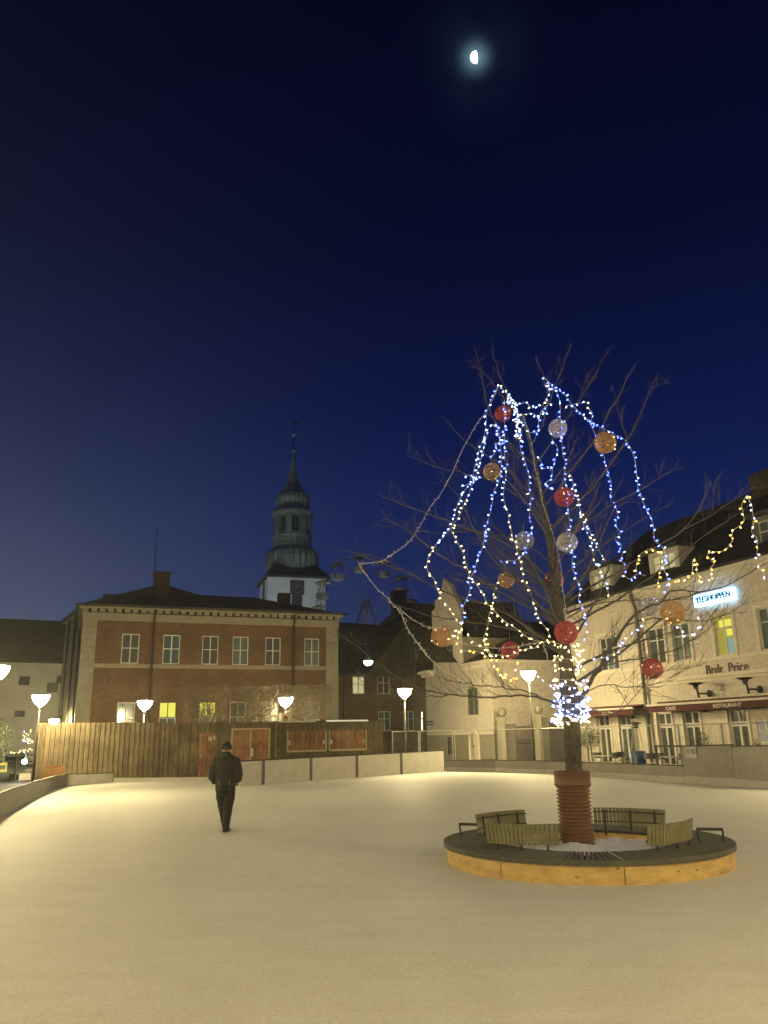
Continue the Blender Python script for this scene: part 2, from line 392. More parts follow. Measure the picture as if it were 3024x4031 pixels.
# ------------------------------------------------------------------ ground and ice
g = MB(); g.box(-160, 160, -60, 220, -.5, -.06); tag(g.build('ground', MT['asphalt']), kind='structure')
icep = [(-13, -12), (14, -12), (14, 12)]
rb = [(3060, 3112), (2900, 3095), (2699, 3082), (2500, 3069), (2300, 3057), (2150, 3048), (1950, 3041), (1759, 3038)]
RB = [G(x, y) for x, y in rb]
WB = [G(1752, 3036), G(1585, 3048), G(1410, 3060), G(1228, 3072), G(1040, 3088), G(945, 3096)]
KB = [G(945, 3072), G(820, 3078), G(640, 3078), G(447, 3081)]
LB = [G(444, 3081), G(350, 3088), G(265, 3094), G(205, 3110), G(145, 3138), G(95, 3164), G(39, 3193), G(-60, 3262)]
pts = [Vector((p[0], p[1], 0)) for p in icep]+RB+WB+KB[1:]+LB[0:1]+LB[1:]+[Vector((-13, 5, 0))]
g = MB(); g.poly([(p.x, p.y, 0) for p in pts])
o = g.build('ice', MT['ice'])
bm = bmesh.new(); bm.from_mesh(o.data); bmesh.ops.triangulate(bm, faces=bm.faces[:]); bm.normal_update()
for f in bm.faces:
    if f.normal.z < 0: f.normal_flip()
bm.to_mesh(o.data); bm.free(); tag(o, kind='structure')

# ------------------------------------------------------------------ rink boards
def board(p0, p1, h0, h1, m, label, group, cap=.05, kick=0, post=None, th=.08, name='rink_board', extra=None):
    p0 = Vector((p0.x, p0.y)); p1 = Vector((p1.x, p1.y)); w = Wall(p0, p1)
    r = w.root(name, label, 'rink board', group); L = w.L
    k = MB(); zb = kick
    n = len(k.v); k.v += [(0, 0, zb), (L-.012, 0, zb), (L-.012, th, zb), (0, th, zb), (0, 0, h0-cap), (L-.012, 0, h1-cap), (L-.012, th, h1-cap), (0, th, h0-cap)]
    k.f += [tuple(n+i for i in q) for q in ((0, 3, 2, 1), (4, 5, 6, 7), (0, 1, 5, 4), (1, 2, 6, 5), (2, 3, 7, 6), (3, 0, 4, 7))]
    k.build('panel', m, r)
    k = MB(); e = .02; n = 0; k.v += [(-.003, -e, h0-cap+.002), (L+.003, -e, h1-cap+.002), (L+.003, th+e, h1-cap+.002), (-.003, th+e, h0-cap+.002), (-.003, -e, h0), (L+.003, -e, h1), (L+.003, th+e, h1), (-.003, th+e, h0)]
    k.f += [tuple(n+i for i in q) for q in ((0, 3, 2, 1), (4, 5, 6, 7), (0, 1, 5, 4), (1, 2, 6, 5), (2, 3, 7, 6), (3, 0, 4, 7))]
    k.build('cap', MT['cap'], r)
    if kick: MB().box(0, L-.012, -.015, th, -.02, kick-.003).build('kick_strip', MT['kick'], r)
    if post: MB().box(L-post, L, -.03, -.002, 0, h1-cap-.002).build('post', MT['post'], r)
    return r, w
ORD = ['first', 'second', 'third', 'fourth', 'fifth', 'sixth', 'seventh', 'eighth', 'ninth']
WBr = WB[::-1]
hs = [.98, .98, .98, 1.0, 1.02, 1.05]
for i in range(5):
    board(WBr[i], WBr[i+1], hs[i], hs[i+1], MT['board_white'], f'{ORD[i]} white far board panel counting right from the walking person', 'white far rink boards', post=.14 if i < 4 else .05)
for i in range(7):
    a, b_ = RB[7-i], RB[6-i]
    if i < 5: board(a, b_, .58 if i else .56, .60, MT['board_grey'], f'{ORD[i]} low grey curved board panel counting right from the white far boards', 'low grey boards of the curved rink end', kick=.20, cap=.035)
tb = [(RB[2], RB[1]), (RB[1], RB[0])]
tl = ['tall grey board panel with the white warning sign', 'tall grey board panel cut by the right edge of the photo']
for (a, b_), l in zip(tb, tl):
    tr, tw = board(a, b_, 1.28, 1.33, MT['board_grey'], l, 'tall grey boards at right', kick=.24, cap=.05)
    if 'sign' in l:
        sr = empty('warning_sign', tr.location, tr.rotation_euler.z, 'white rectangular sign with a red and a black round symbol on the tall grey board', 'sign')
        s0, z0, s1, z1 = tw.rect(2700, 2940, 2742, 2984, .02)
        s0 = max(s0, .03)
        MB().box(s0, s1, -.035, -.025, z0, z1).build('plate', mat('sign_plate', (.62, .58, .50), (.55, .52, .45), 5, .5, 0), sr)
        for k, (cx, mm) in enumerate(((.27, mat('sign_red', (.35, .10, .07), None, 5, .6, 0)), (.72, mat('sign_black', (.06, .06, .06), None, 5, .6, 0)))):
            c = MB(); X = s0+(s1-s0)*cx; Z = z0+(z1-z0)*.60; rr = (s1-s0)*.17
            c.tube([(X+rr*math.cos(a), -.038, Z+rr*1.2*math.sin(a)) for a in [2*math.pi*q/20 for q in range(21)]], .010, 4)
            c.tube([(X-rr*.7, -.038, Z+rr*.8), (X+rr*.7, -.038, Z-rr*.8)], .008, 4)
            c.tube([(X, -.038, Z-rr*.6), (X, -.038, Z+rr*.2)], .02, 5); c.ell((X, -.04, Z+rr*.42), (.022, .006, .022), 8, 5)
            c.build('symbol', mm, sr)
        c = MB(); c.box(s0+.04, s0+(s1-s0)*.42, -.040, -.036, z0+(z1-z0)*.18, z0+(z1-z0)*.22); c.box(s0+.04, s1-.05, -.040, -.036, z0+(z1-z0)*.10, z0+(z1-z0)*.12)
        c.build('text_lines', mat('sign_text', (.3, .17, .13), None, 5, .6, 0), sr)
# dark bar bridging to the tall boards
a = G(2590, 3075) ; 
w = Wall((RB[3].x, RB[3].y), (RB[2].x, RB[2].y))
r = w.root('hand_rail', 'dark rail bridging from the lamp side to the tall grey boards', 'rail')
s0 = w.pt(2573, 2929)[0]; MB().box(s0, w.L, .02, .10, 1.22, 1.28).build('rail', MT['cap'], r); MB().box(s0+.02, s0+.07, .03, .09, .0, 1.22).build('post', MT['cap'], r)
# low white kick in front of the fence
K = Wall((KB[3].x, KB[3].y), (KB[1].x, KB[1].y)); r = K.root('kick_board', 'low white strip along the foot of the plank fence left of the person', 'kick board')
MB().box(0, K.L+1.5, 0, .12, -.02, .17).build('strip', MT['kick'], r); MB().box(0, K.L+1.5, -.01, .13, .172, .20).build('cap', MT['kick'], r)
# left boards
hl = [.44, .46, .50, .52, .55, .57, .60, .66]
LBr = LB[::-1]; hr = hl[::-1]
for i in range(7):
    board(LBr[i], LBr[i+1], hr[i], hr[i+1], MT['board_white'] if i > 4 else MT['board_grey'], f'{ORD[i]} low board panel of the left rink edge counting from the photo edge', 'low boards along the left rink edge', cap=.03, kick=.0)
# boards outside the photo, so the rink is closed
for i, (p, q) in enumerate([((14, 12), (RB[0].x, RB[0].y)), ((-13, 5), (LB[-1].x, LB[-1].y))]):
    pass

# ------------------------------------------------------------------ red brick building
A = P(333, 2412, 50.0); B = P(1327, 2440, 56.2)
w = Wall((A.x, A.y), (B.x, B.y)); L = w.L
r = w.root('brick_building', 'two storey red brick building with pale quoins and hipped roof behind the plank fence', 'building')
zt = w.pt(800, 2455)[1]          # underside of frieze
ze = w.pt(800, 2403)[1]          # eave
win = []
for cx, wd, y1, y2, pn in [(513, 69, 2495, 2612, 'glass'), (675, 67, 2499, 2615, 'win_dim'), (828, 64, 2503, 2616, 'glass'), (947, 62, 2506, 2617, 'curtain'), (1075, 60, 2510, 2619, 'glass'), (1228, 58, 2514, 2620, 'curtain')]:
    win.append((w.rect(cx-wd/2, y1, cx+wd/2, y2), pn, (0, .52, 1), 2))
zu1 = sum(h[0][3] for h in win)/6; zu0 = sum(h[0][1] for h in win)/6
win = [((h[0], zu0, h[2], zu1), p, q, c) for h, p, q, c in win]
lo = []
for cx, wd, pn in [(494, 71, 'glass'), (659, 67, 'win_yellow'), (816, 66, 'win_yellow'), (936, 63, 'glass'), (1066, 61, 'glass'), (1228, 60, 'curtain')]:
    lo.append((w.rect(cx-wd/2, 2763, cx+wd/2, 2878), pn, (0, .48, 1), 2))
zl1 = sum(h[0][3] for h in lo)/6; zl0 = sum(h[0][1] for h in lo)/6
lo = [((h[0], zl0, h[2], zl1), p, q, c) for h, p, q, c in lo]
mb = MB(); wall_mesh(mb, 0, L, 0, zt, [h[0] for h in win+lo])
DEP = 13
mb.quad((0, DEP, 0), (0, 0, 0), (0, 0, zt), (0, DEP, zt)); mb.quad((L, 0, 0), (L, DEP, 0), (L, DEP, zt), (L, 0, zt)); mb.quad((L, DEP, 0), (0, DEP, 0), (0, DEP, zt), (L, DEP, zt))
mb.build('wall', MT['brick'], r)
for h, p, rows, c in win: window(r, h, c, rows, None, p)
for h, p, rows, c in lo:
    if p == 'win_yellow':   # bright upper lights, darker lower lights
        zc = h[1]+(h[3]-h[1])*.48; window(r, (h[0], zc, h[2], h[3]), 2, (0, 1), MT['dark_metal'], p, t=.04); window(r, (h[0], h[1], h[2], zc), 2, (0, 1), None, 'curtain')
    else: window(r, h, c, rows, None, p)
zs = w.pt(800, 2626)[1]
MB().box(-.06, L+.06, -.10, .0, zs-.11, zs+.14).build('string_course', MT['sand'], r)
k = MB(); k.box(-.10, L+.10, -.12, DEP+.1, zt, ze-.42); k.build('frieze', MT['sand'], r)
k = MB(); n = int(L/.50)
k.box(-.35, L+.35, -.36, DEP+.3, ze-.16, ze-.02)
for i in range(n+1):
    x = .05+i*(L-.1)/n; k.box(x-.17, x+.17, -.27, -.122, ze-.36, ze-.163)
k.box(-.2, L+.2, -.20, -.121, ze-.42, ze-.401); k.build('cornice', MT['sand'], r)
for nm, xa, xb in (('quoin', -.05, 1.02-.2), ('quoin', L-.85, L+.05)):
    k = MB(); z = 0; i = 0
    while z < zt-.02:
        z2 = min(z+.42, zt-.003); k.box(xa, xb, -.11, .0 if xa > 0 else .7, z+.05, z2); z = z2; i += 1
    k.box(xa+.02, xb-.02, -.02, .0, 0, zt-.004); k.build(nm, MT['sand'], r)
k = MB()
for xp in (600, 1153):
    s_ = w.pt(xp, 2560)[0]; k = MB(); k.tube([(s_, -.40, ze-.1), (s_, -.40, ze-.35), (s_, -.18, ze-.9), (s_, -.18, .3)], .065, 8); k.build('downspout', MT['dark_metal'], r)
# roof
def loc(wl, x, y, Y):
    p = P(x, y, Y); q = Vector((p.x, p.y))-wl.A; return (q.dot(wl.u), -q.dot(wl.n), p.z)
FL = (-.55, -.55, ze); FR = (L+.55, -.55, ze); BL = (-.55, DEP+.5, ze); BR = (L+.55, DEP+.5, ze)
T1 = loc(w, 636, 2298, 55.5); T2 = loc(w, 790, 2342, 58.5); T3 = loc(w, 1000, 2352, 60)
k = MB()
for q in ((FL, FR, T3), (FL, T3, T2), (FL, T2, T1), (BL, FL, T1), (FR, BR, T3), (BR, BL, T3), (BL, T2, T3), (BL, T1, T2)): k.tri(*q)
k.quad(BL, BR, FR, FL)
k.box(-.6, L+.6, -.6, -.5, ze-.02, ze+.10)
rf = k.build('roof', MT['roof'], r)
c = loc(w, 636, 2285, 55.5); k = MB(); k.box(c[0]-.52, c[0]+.52, c[1]-.5, c[1]+.5, T1[2]-1.2, loc(w, 636, 2262, 55.5)[2]); k.box(c[0]-.6, c[0]+.6, c[1]-.58, c[1]+.58, loc(w, 636, 2262, 55.5)[2]+.004, loc(w, 636, 2262, 55.5)[2]+.14); k.build('chimney', MT['chim'], rf)
k = MB(); k.tube([(c[0]-.5, c[1], T1[2]), (c[0]-.52, c[1], T1[2]+4.2)], .03, 5); k.build('aerial', MT['dark_metal'], rf)
c = loc(w, 428, 2350, 56); k = MB(); k.box(c[0]-.4, c[0]+.4, c[1]-.4, c[1]+.4, c[2]-1.0, c[2]+.15); k.build('chimney', MT['chim'], rf)
c = loc(w, 1118, 2355, 58.5); k = MB(); k.box(c[0]-.45, c[0]+.45, c[1]-.3, c[1]+.3, c[2]-1.2, c[2]+.35); k.build('chimney', MT['chim'], rf)

# ------------------------------------------------------------------ white house at left with tall brown roof
A = P(-260, 2603, 66); B = P(300, 2608, 72); w = Wall((A.x, A.y), (B.x, B.y))
r = w.root('white_house', 'pale rendered house with a tall brown roof at the left edge', 'building')
ze2 = w.pt(120, 2604)[1]
holes = [w.rect(75, 2662, 118, 2697), w.rect(58, 2798, 98, 2822), w.rect(184, 2690, 225, 2726), w.rect(222, 2662, 262, 2690)]
holes = [h for h in holes]
mb = MB(); wall_mesh(mb, 0, w.L, 0, ze2, holes[:2]); mb.quad((w.L, 0, 0), (w.L, 12, 0), (w.L, 12, ze2), (w.L, 0, ze2)); mb.build('wall', MT['white_wall'], r)
for h in holes[:2]: window(r, h, 2, (0, 1), MT['dark_metal'], 'glass')
h = holes[2]; k = MB(); k.box(h[0], h[2], -.5, -.002, h[1], h[3]); k.box(holes[3][0], holes[3][2], -.5, -.002, holes[3][1], holes[3][3]); k.build('vent_duct', MT['shadow_wall'], r)
zr = loc(w, 120, 2434, 74)
k = MB(); k.quad((-1, -.35, ze2-.05), (w.L+.2, -.35, ze2-.05), (w.L+.2, 5.5, loc(w, 280, 2441, 76)[2]), (-1, 5.5, loc(w, 0, 2431, 72)[2]))
k.quad((-1, -.35, ze2-.15), (w.L+.2, -.35, ze2-.15), (w.L+.2, -.35, ze2-.05), (-1, -.35, ze2-.05))
k.quad((w.L+.2, 5.5, zr[2]), (w.L+.2, 12, ze2), (-1, 12, ze2), (-1, 5.5, zr[2])); k.build('roof', MT['roof_brown'], r)

# side wing between white house and brick building
A = P(262, 2440, 66); B = P(345, 2440, 57.5); w = Wall((A.x, A.y), (B.x, B.y))
r = w.root('side_wing', 'narrow shadowed side wing between the pale house and the brick building', 'building')
zw = w.pt(310, 2420)[1]
mb = MB(); wall_mesh(mb, 0, w.L, 0, zw, []); mb.quad((0, 6, 0), (0, 0, 0), (0, 0, zw), (0, 6, zw)); mb.build('wall', MT['sand'], r)
k = MB(); k.box(-.3, w.L, -.35, 6, zw, zw+.35); k.build('cornice', MT['sand'], r)
for sx in (.25, .55, .8): k = MB(); k.tube([(w.L*sx, -.12, .2), (w.L*sx, -.12, zw-.01)], .08, 7); k.build('downspout', MT['dark_metal'], r)

# ------------------------------------------------------------------ brown brick house (middle)
A = P(1300, 2700, 63); B = P(1720, 2690, 66); w = Wall((A.x, A.y), (B.x, B.y))
r = w.root('brown_house', 'dark brick house with steep dark roof between the red building and the cream gable', 'building')
ze3 = w.pt(1480, 2699)[1]
defs = [(w.rect(1388, 2662, 1435, 2731), 'win_cream', 2, (0, .55, 1)), (w.rect(1486, 2662, 1535, 2731), 'glass', 2, (0, .62, 1)), (w.rect(1490, 2800, 1538, 2878), 'curtain', 2, (0, .62, 1)), (w.rect(1588, 2800, 1630, 2878), 'curtain', 2, (0, .62, 1))]
dz = [0, 0, 0, 0]
ws = []
for h, p, c, rows in defs: ws.append(((h[0], h[1], h[2], min(h[3], ze3-.05)), p, c, rows))
mb = MB(); ze3 = w.pt(1480, 2655)[1]; ws = [(h, p, c, q) for (h, p, c, q) in defs]
wall_mesh(mb, 0, w.L, 0, ze3, [h[0] for h in ws]); mb.build('wall', MT['brick2'], r)
for h, p, c, rows in ws: window(r, h, c, rows, None, p)
a = loc(w, 1330, 2437, 70); b_ = loc(w, 1650, 2466, 73)
k = MB(); k.quad((-1, -.5, ze3), (w.L+2, -.5, ze3), (w.L+2, 7.5, b_[2]), (-1, 7.5, a[2])); k.quad((-1, -.5, ze3-.2), (w.L+2, -.5, ze3-.2), (w.L+2, -.5, ze3), (-1, -.5, ze3))
k.quad((w.L+2, 7.5, b_[2]), (w.L+2, 15, ze3), (-1, 15, ze3), (-1, 7.5, a[2])); rf = k.build('roof', MT['roof'], r)
k = MB(); s_ = w.pt(1352, 2780)[0]; k.tube([(s_, -.12, 0), (s_, -.12, ze3-.1)], .07, 7); k.build('downspout', MT['dark_metal'], r)

# far dark house with chimney behind
A = P(1570, 2400, 84); B = P(1760, 2400, 86); w = Wall((A.x, A.y), (B.x, B.y))
r = w.root('far_house', 'far dark house with one chimney showing above the brown roof', 'building')
z1 = w.pt(1690, 2357)[1]; z0 = w.pt(1640, 2440)[1]
MB().box(.4, w.L, .1, 8, 0, z0).build('wall', MT['brick2'], r)
k = MB(); pf = w.pt(1632, 2355); k.poly([(0, 0, z0), (w.L+1, 0, z0), (w.L+1, 3, z1), (pf[0], 3, z1)]); k.quad((pf[0], 3, z1), (w.L+1, 3, z1), (w.L+1, 8, z0), (0, 8, z0)); k.tri((0, 0, z0), (pf[0], 3, z1), (0, 8, z0)); rf = k.build('roof', MT['roof'], r)
h = w.rect(1584, 2308, 1632, 2400); MB().box(h[0], h[2], 2.2, 3.6, h[1]-2, h[3]).build('chimney', MT['chim'], rf)

# ------------------------------------------------------------------ right cream facade (cafe)
hv = ray(246, 2909); hv = Vector((hv.x, hv.y)).normalized()
C0 = P(2700, 2700, 38.5); C0 = Vector((C0.x, C0.y))
def along(px, C):  # plan point on the line through C with direction hv that shows at column px
    d = ray(px, 2700); d = Vector((d.x, d.y)); # solve t*d = C + k*hv
    det = d.x*(-hv.y)+hv.x*d.y
    tt = (C.x*(-hv.y)+hv.x*C.y)/det; return d*tt
A = along(2235, C0); B = along(3330, C0); w = Wall(A, B); CAFE = w
r = w.root('cafe_building', 'long cream plastered cafe building with maroon awnings on the right', 'building')
zeave = w.pt(2700, 2290)[1]
defs = [(w.rect(2362, 2520, 2438, 2645), 'glass', 3), (w.rect(2551, 2466, 2618, 2606), 'glass', 2), (w.rect(2649, 2449, 2719, 2600), 'curtain', 2), (w.rect(2815, 2436, 2891, 2588), 'win_yellow2', 2), (w.rect(2987, 2379, 3070, 2562), 'curtain', 2), (w.rect(3150, 2330, 3240, 2530), 'glass', 2)]
zt_ = sum(d[0][3] for d in defs[1:5])/4; zb_ = sum(d[0][1] for d in defs[1:5])/4
upper = [((h[0], zb_, h[2], zt_), p, c) for h, p, c in defs]
gdefs = [(w.rect(2355, 2824, 2405, 2952), 'glass', 2), (w.rect(2442, 2818, 2492, 2978), 'glass', 2), (w.rect(2594, 2805, 2652, 2995), 'glass', 2), (w.rect(2697, 2794, 2762, 2995), 'glass', 2), (w.rect(2875, 2778, 2950, 2990), 'glass', 2), (w.rect(2982, 2835, 3050, 2925), 'pane_reflect_glow', 2)]
gt = w.pt(2620, 2805)[1]
ground = []
for i, (h, p, c) in enumerate(gdefs):
    zb = .12 if i < 5 else h[1]; zt2 = gt if i < 5 else h[3]
    ground.append(((h[0], zb, h[2], zt2), p, c))
MT['pane_reflect_glow'] = emis('painted_pane_reflection', (.50, .46, .36), .5)  # pane emits a faint glow standing in for a reflection
mb = MB(); wall_mesh(mb, 0, w.L, -.05, zeave, [h[0] for h in upper+ground], .2)
mb.quad((0, 11, 0), (0, 0, 0), (0, 0, zeave), (0, 11, zeave)); mb.build('wall', MT['cream'], r)
# lit window: coloured panes
MT['win_blue'] = emis('lit_pane_blue', (.40, .58, .50), .62)
MT['win_ochre'] = emis('lit_pane_ochre', (.42, .36, .06), .9)
for h, p, c in upper:
    q = p
    if p == 'win_yellow2':
        o = window(r, h, 2, (0, .68, 1), None, 'win_ochre', y=.12)
        a, b_, c_, d = h; xm = (a+c_)/2; zm = b_+(d-b_)*.68
        MB().box(a+.25, c_-.08, .09, .118, zm+.06, d-.2).build('pane', MT['win_yellow'], o)
        MB().box(xm+.08, c_-.08, .09, .118, b_+.1, b_+(zm-b_)*.62).build('pane', MT['win_blue'], o)
        MB().box(xm+.08, c_-.08, .09, .118, b_+(zm-b_)*.70, zm-.06).build('pane', MT['win_yellow'], o)
    else: o = window(r, h, c, (0, .66, 1), None, q, y=.12)
    a, b_, c_, d = h
    k = MB(); k.box(a-.16, a-.002, -.06, .0, b_-.02, d+.16); k.box(c_+.002, c_+.16, -.06, .0, b_-.02, d+.16); k.box(a-.003, c_+.003, -.063, .0, d+.002, d+.17); k.box(a-.22, c_+.22, -.12, .0, d+.172, d+.26)
    k.box(a-.2, c_+.2, -.12, .0, b_-.12, b_-.022); k.build('surround', MT['cream_trim'], o)
for i, (h, p, c) in enumerate(ground):
    if i < 5:
        zc = h[3]-.62; window(r, (h[0], zc+.02, h[2], h[3]), 2, (0, 1), None, 'glass', y=.14, t=.07)
        o = window(r, (h[0], h[1], h[2], zc-.02), 2, (0, 1), None, 'glass', y=.14, t=.09, name='door')
        k = MB(); a, b_, c_, d = h; k.box(a-.14, a-.002, -.05, .0, 0, d+.10); k.box(c_+.002, c_+.14, -.05, .0, 0, d+.10); k.build('surround', MT['cream_trim'], o)
    else: window(r, h, c, (0, .5, 1), None, p, y=.1)
def hline(x, y, hgt, dep, nm, m='cream_trim', s0=None, s1=None):
    z = w.pt(x, y)[1]; MB().box(s0 if s0 is not None else -.03, s1 if s1 is not None else w.L, -dep, -.001, z-hgt/2, z+hgt/2).build(nm, MT[m], r)
hline(2850, 2590, .14, .10, 'string_course'); hline(2850, 2655, .16, .16, 'string_course'); hline(2850, 2672, .08, .09, 'string_course')
MT_e = MB(); MT_e.box(-.2, w.L, -.42, -.001, zeave-.02, zeave+.16); MT_e.box(-.1, w.L, -.25, -.001, zeave-.22, zeave-.022); MT_e.build('cornice', MT['cream_trim'], r)
k = MB(); k.box(-.2, w.L, -.50, -.35, zeave+.162, zeave+.28); k.build('gutter', MT['dark_metal'], r)
# roof
rz_ = 4.7; k = MB(); e = .3
k.quad((-.2, -.45, zeave+.17), (w.L, -.45, zeave+.17), (w.L, 4.4, zeave+rz_), (3.2, 4.4, zeave+rz_)); k.tri((-.2, -.45, zeave+.17), (3.2, 4.4, zeave+rz_), (-.2, 11, zeave+.17))
k.quad((3.2, 4.4, zeave+rz_), (w.L, 4.4, zeave+rz_), (w.L, 11, zeave+.17), (-.2, 11, zeave+.17)); rf = k.build('roof', MT['roof'], r)
c = w.pt(3012, 1870, -4.4); MB().box(c[0]-.5, c[0]+1.2, 3.8, 4.9, zeave+rz_-1.0, zeave+rz_+.75).build('chimney', MT['chim'], rf)
# dormers
for x1, y1, x2, y2, pn in ((2336, 2250, 2405, 2357, 'win_cream'), (2572, 2180, 2662, 2292, 'win_cream'), (2990, 2040, 3075, 2195, 'curtain')):
    a, b_, c_, d = w.rect(x1, y1, x2, y2, -.35)
    b_ = max(b_, zeave+.45)
    k = MB(); wall_mesh(k, a-.28, c_+.28, b_-.25, d+.22, [(a, b_, c_, d)], .12, .35)
    k.quad((a-.28, 3.6, b_-.25), (a-.28, .35, b_-.25), (a-.28, .35, d+.22), (a-.28, 3.6, d+.22)); k.quad((c_+.28, .35, b_-.25), (c_+.28, 3.6, b_-.25), (c_+.28, 3.6, d+.22), (c_+.28, .35, d+.22))
    do = k.build('dormer', MT['cream_trim'] if pn != 'curtain' else MT['shadow_wall'], r)
    MB().box(a-.45, c_+.45, .12, 4.0, d+.222, d+.40).build('roof', MT['roof'], do)
    window(do, (a, b_, c_, d), 3 if pn == 'win_cream' else 2, (0, .66, 1), None, pn, y=.08, t=.05, y0=.35)
# downspout
s_ = w.pt(2535, 2600)[0]; s2_ = w.pt(2568, 2880)[0]; s_ = (s_+s2_)/2
k = MB(); k.tube([(s_, -.42, zeave+.1), (s_, -.40, zeave-.2), (s_, -.2, zeave-.8), (s_, -.2, .05)], .09, 8); k.build('downspout', MT['shadow_wall'], r)
# lettering on the wall
a = w.pt(2784, 2655); b_ = w.pt(2950, 2640); hgt = .36
sm = (a[0]+b_[0])/2; zz = w.pt(2867, 2650)[1]; wd = b_[0]-a[0]
t_ = textobj('wall_lettering', 'Brdr. Price', .66, MT['letter'], r, (sm, -.035, zz), (math.pi/2, 0, 0), .02, .0)
bpy.context.view_layer.update(); t_.scale.x = wd/max(t_.dimensions.x, .01)
# awnings
def awning(x1, x2, yt, yb, lab, texts):
    off = .9
    a = w.pt(x1, yb, off); c_ = w.pt(x2, yb, off); s0, s1 = a[0], c_[0]; zb = w.pt((x1+x2)/2, yb, off)[1]; zt2 = w.pt((x1+x2)/2, yt, .25)[1]
    q = w.root('awning', lab, 'awning')
    MB().box(s0, s1, -.30, -.02, zt2-.16, zt2).build('cassette', MT['maroon'], q)
    k = MB(); k.quad((s0, -.302, zt2-.06), (s1, -.302, zt2-.06), (s1, -off, zb+.36), (s0, -off, zb+.36)); k.quad((s0, -.302, zt2-.10), (s0, -off, zb+.32), (s1, -off, zb+.32), (s1, -.302, zt2-.10)); k.build('canvas', MT['maroon'], q)
    MB().box(s0-.03, s1+.03, -off-.05, -off+.03, zb+.29, zb+.385).build('front_bar', MT['letter_white'], q)
    v = MB().box(s0, s1, -off-.01, -off+.005, zb, zb+.288).build('valance', MT['maroon'], q)
    for tx, xa, xb in texts:
        p1 = w.pt(xa, (yt+yb)/2, off)[0]; p2 = w.pt(xb, (yt+yb)/2, off)[0]
        o = textobj('lettering', tx, .22, MT['letter_white'], v, ((p1+p2)/2, -off-.014, zb+.07), (math.pi/2, 0, 0), .004, .004)
        bpy.context.view_layer.update(); o.scale.x = abs(p2-p1)/max(o.dimensions.x, .01)
    for s_ in (s0+.15, s1-.15):
        k = MB(); k.tube([(s_, -.1, zt2-.35), (s_, -off+.04, zb+.31)], .02, 5); k.build('arm', MT['galv'], q)
    return q
awning(2215, 2494, 2783, 2820, 'smaller maroon awning beside the tree trunk with small white lettering', [('Brdr. Price', 2370, 2414)])
awning(2551, 3300, 2742, 2787, 'long maroon awning lettered CAFE and RESTAURANT', [('CAFE', 2619, 2658), ('RESTAURANT', 2806, 2918)])
# illuminated sign above: blue glowing box with dark letters
s0, z0, s1, z1 = w.rect(2742, 2322, 2905, 2385)
sr = w.root('shop_sign', 'glowing blue shop sign with dark letters under the eave of the cafe building', 'sign')
zc = w.pt(2822, 2352)[1]
MB().box(s0+.02, s1-.02, -.20, -.04, zc-.27, zc+.27).build('light_panel', MT['sign_blue'], sr)
MT['sign_letter'] = mat('sign_letter', (.02, .06, .08), None, 4, .6, 0)
o = textobj('lettering', 'TEESHOPPEN', .40, MT['sign_letter'], sr, ((s0+s1)/2, -.225, zc-.12), (math.pi/2, 0, 0), .03, .003)
bpy.context.view_layer.update(); o.scale.x = (s1-s0)*.84/max(o.dimensions.x, .01)
# wall heaters
for x, y, lab in ((2738, 2694, 'saucer shaped wall heater left, under the wall lettering'), (2932, 2674, 'saucer shaped wall heater at right above the word RESTAURANT')):
    s_, z = w.pt(x, y, .7); hr_ = w.root('wall_heater', lab, 'heater', 'wall heaters above the awning')
    k = MB(); k.lathe([(.02, z-.22), (.09, z-.20), (.12, z-.05), (.30, z+.03), (.36, z+.06), (.30, z+.075), (.02, z+.09)], 18, (s_, -.7)); k.build('lamp_head', MT['dark_metal'], hr_)
    k = MB(); k.tube([(s_+.05, -.7, z-.15), (s_+.12, -.7, z-.60)], .05, 8); k.tube([(s_+.12, -.7, z-.42), (s_+.12, -.12, z-.42)], .04, 8); k.build('bracket', MT['dark_metal'], hr_)
    k = MB(); k.ell((s_+.12, -.08, z-.42), (.16, .08, .16)); k.build('wall_mount', MT['dark_metal'], hr_)
# small shade lamps under awnings (unlit)
for x, y, lab in ((2490, 2824, 'small dark wall lamp right of the smaller awning'), (2775, 2800, 'small dark wall lamp between the cafe doors'), (2972, 2782, 'small dark wall lamp at the right end of the facade'), (2306, 2838, 'small dark wall lamp beside the tree trunk')):
    s_, z = w.pt(x, y, .3); q = w.root('wall_lamp', lab, 'wall lamp', 'small wall lamps under the awnings')
    k = MB(); k.lathe([(.16, z-.05), (.10, z+.02), (.04, z+.06), (.015, z+.08)], 14, (s_, -.3)); k.build('lamp_shade', MT['dark_metal'], q)
    k = MB(); k.tube([(s_, -.3, z+.06), (s_, -.3, z+.16), (s_, 0, z+.16)], .015, 5); k.build('arm', MT['dark_metal'], q)

# ------------------------------------------------------------------ cream gable house (middle)
C1 = P(1800, 2700, 52); C1 = Vector((C1.x, C1.y))
A = along(1676, C1); B = along(1937, C1); w = Wall(A, B)
r = w.root('gable_house', 'cream plastered house with a curved gable and a small arched door', 'building')
ze4 = w.pt(1800, 2632)[1]; zg = w.pt(1740, 2400)[1]
o1 = w.rect(1837, 2708, 1882, 2815); o1 = (o1[0], o1[1], o1[2], o1[3]); o2 = w.rect(1745, 2540, 1783, 2590)
dr = w.rect(1856, 2888, 1884, 3010)
sA = w.pt(1704, 2550)[0]; sB = w.pt(1823, 2550)[0]
mb = MB(); wall_mesh(mb, 0, w.L, -.05, ze4, [o1, (dr[0], -.04, dr[2], dr[3])], .22)
o2 = (o2[0], max(o2[1], ze4+.12), o2[2], o2[3])
wall_mesh(mb, sA, sB, ze4, o2[3]+.3, [o2], .2)
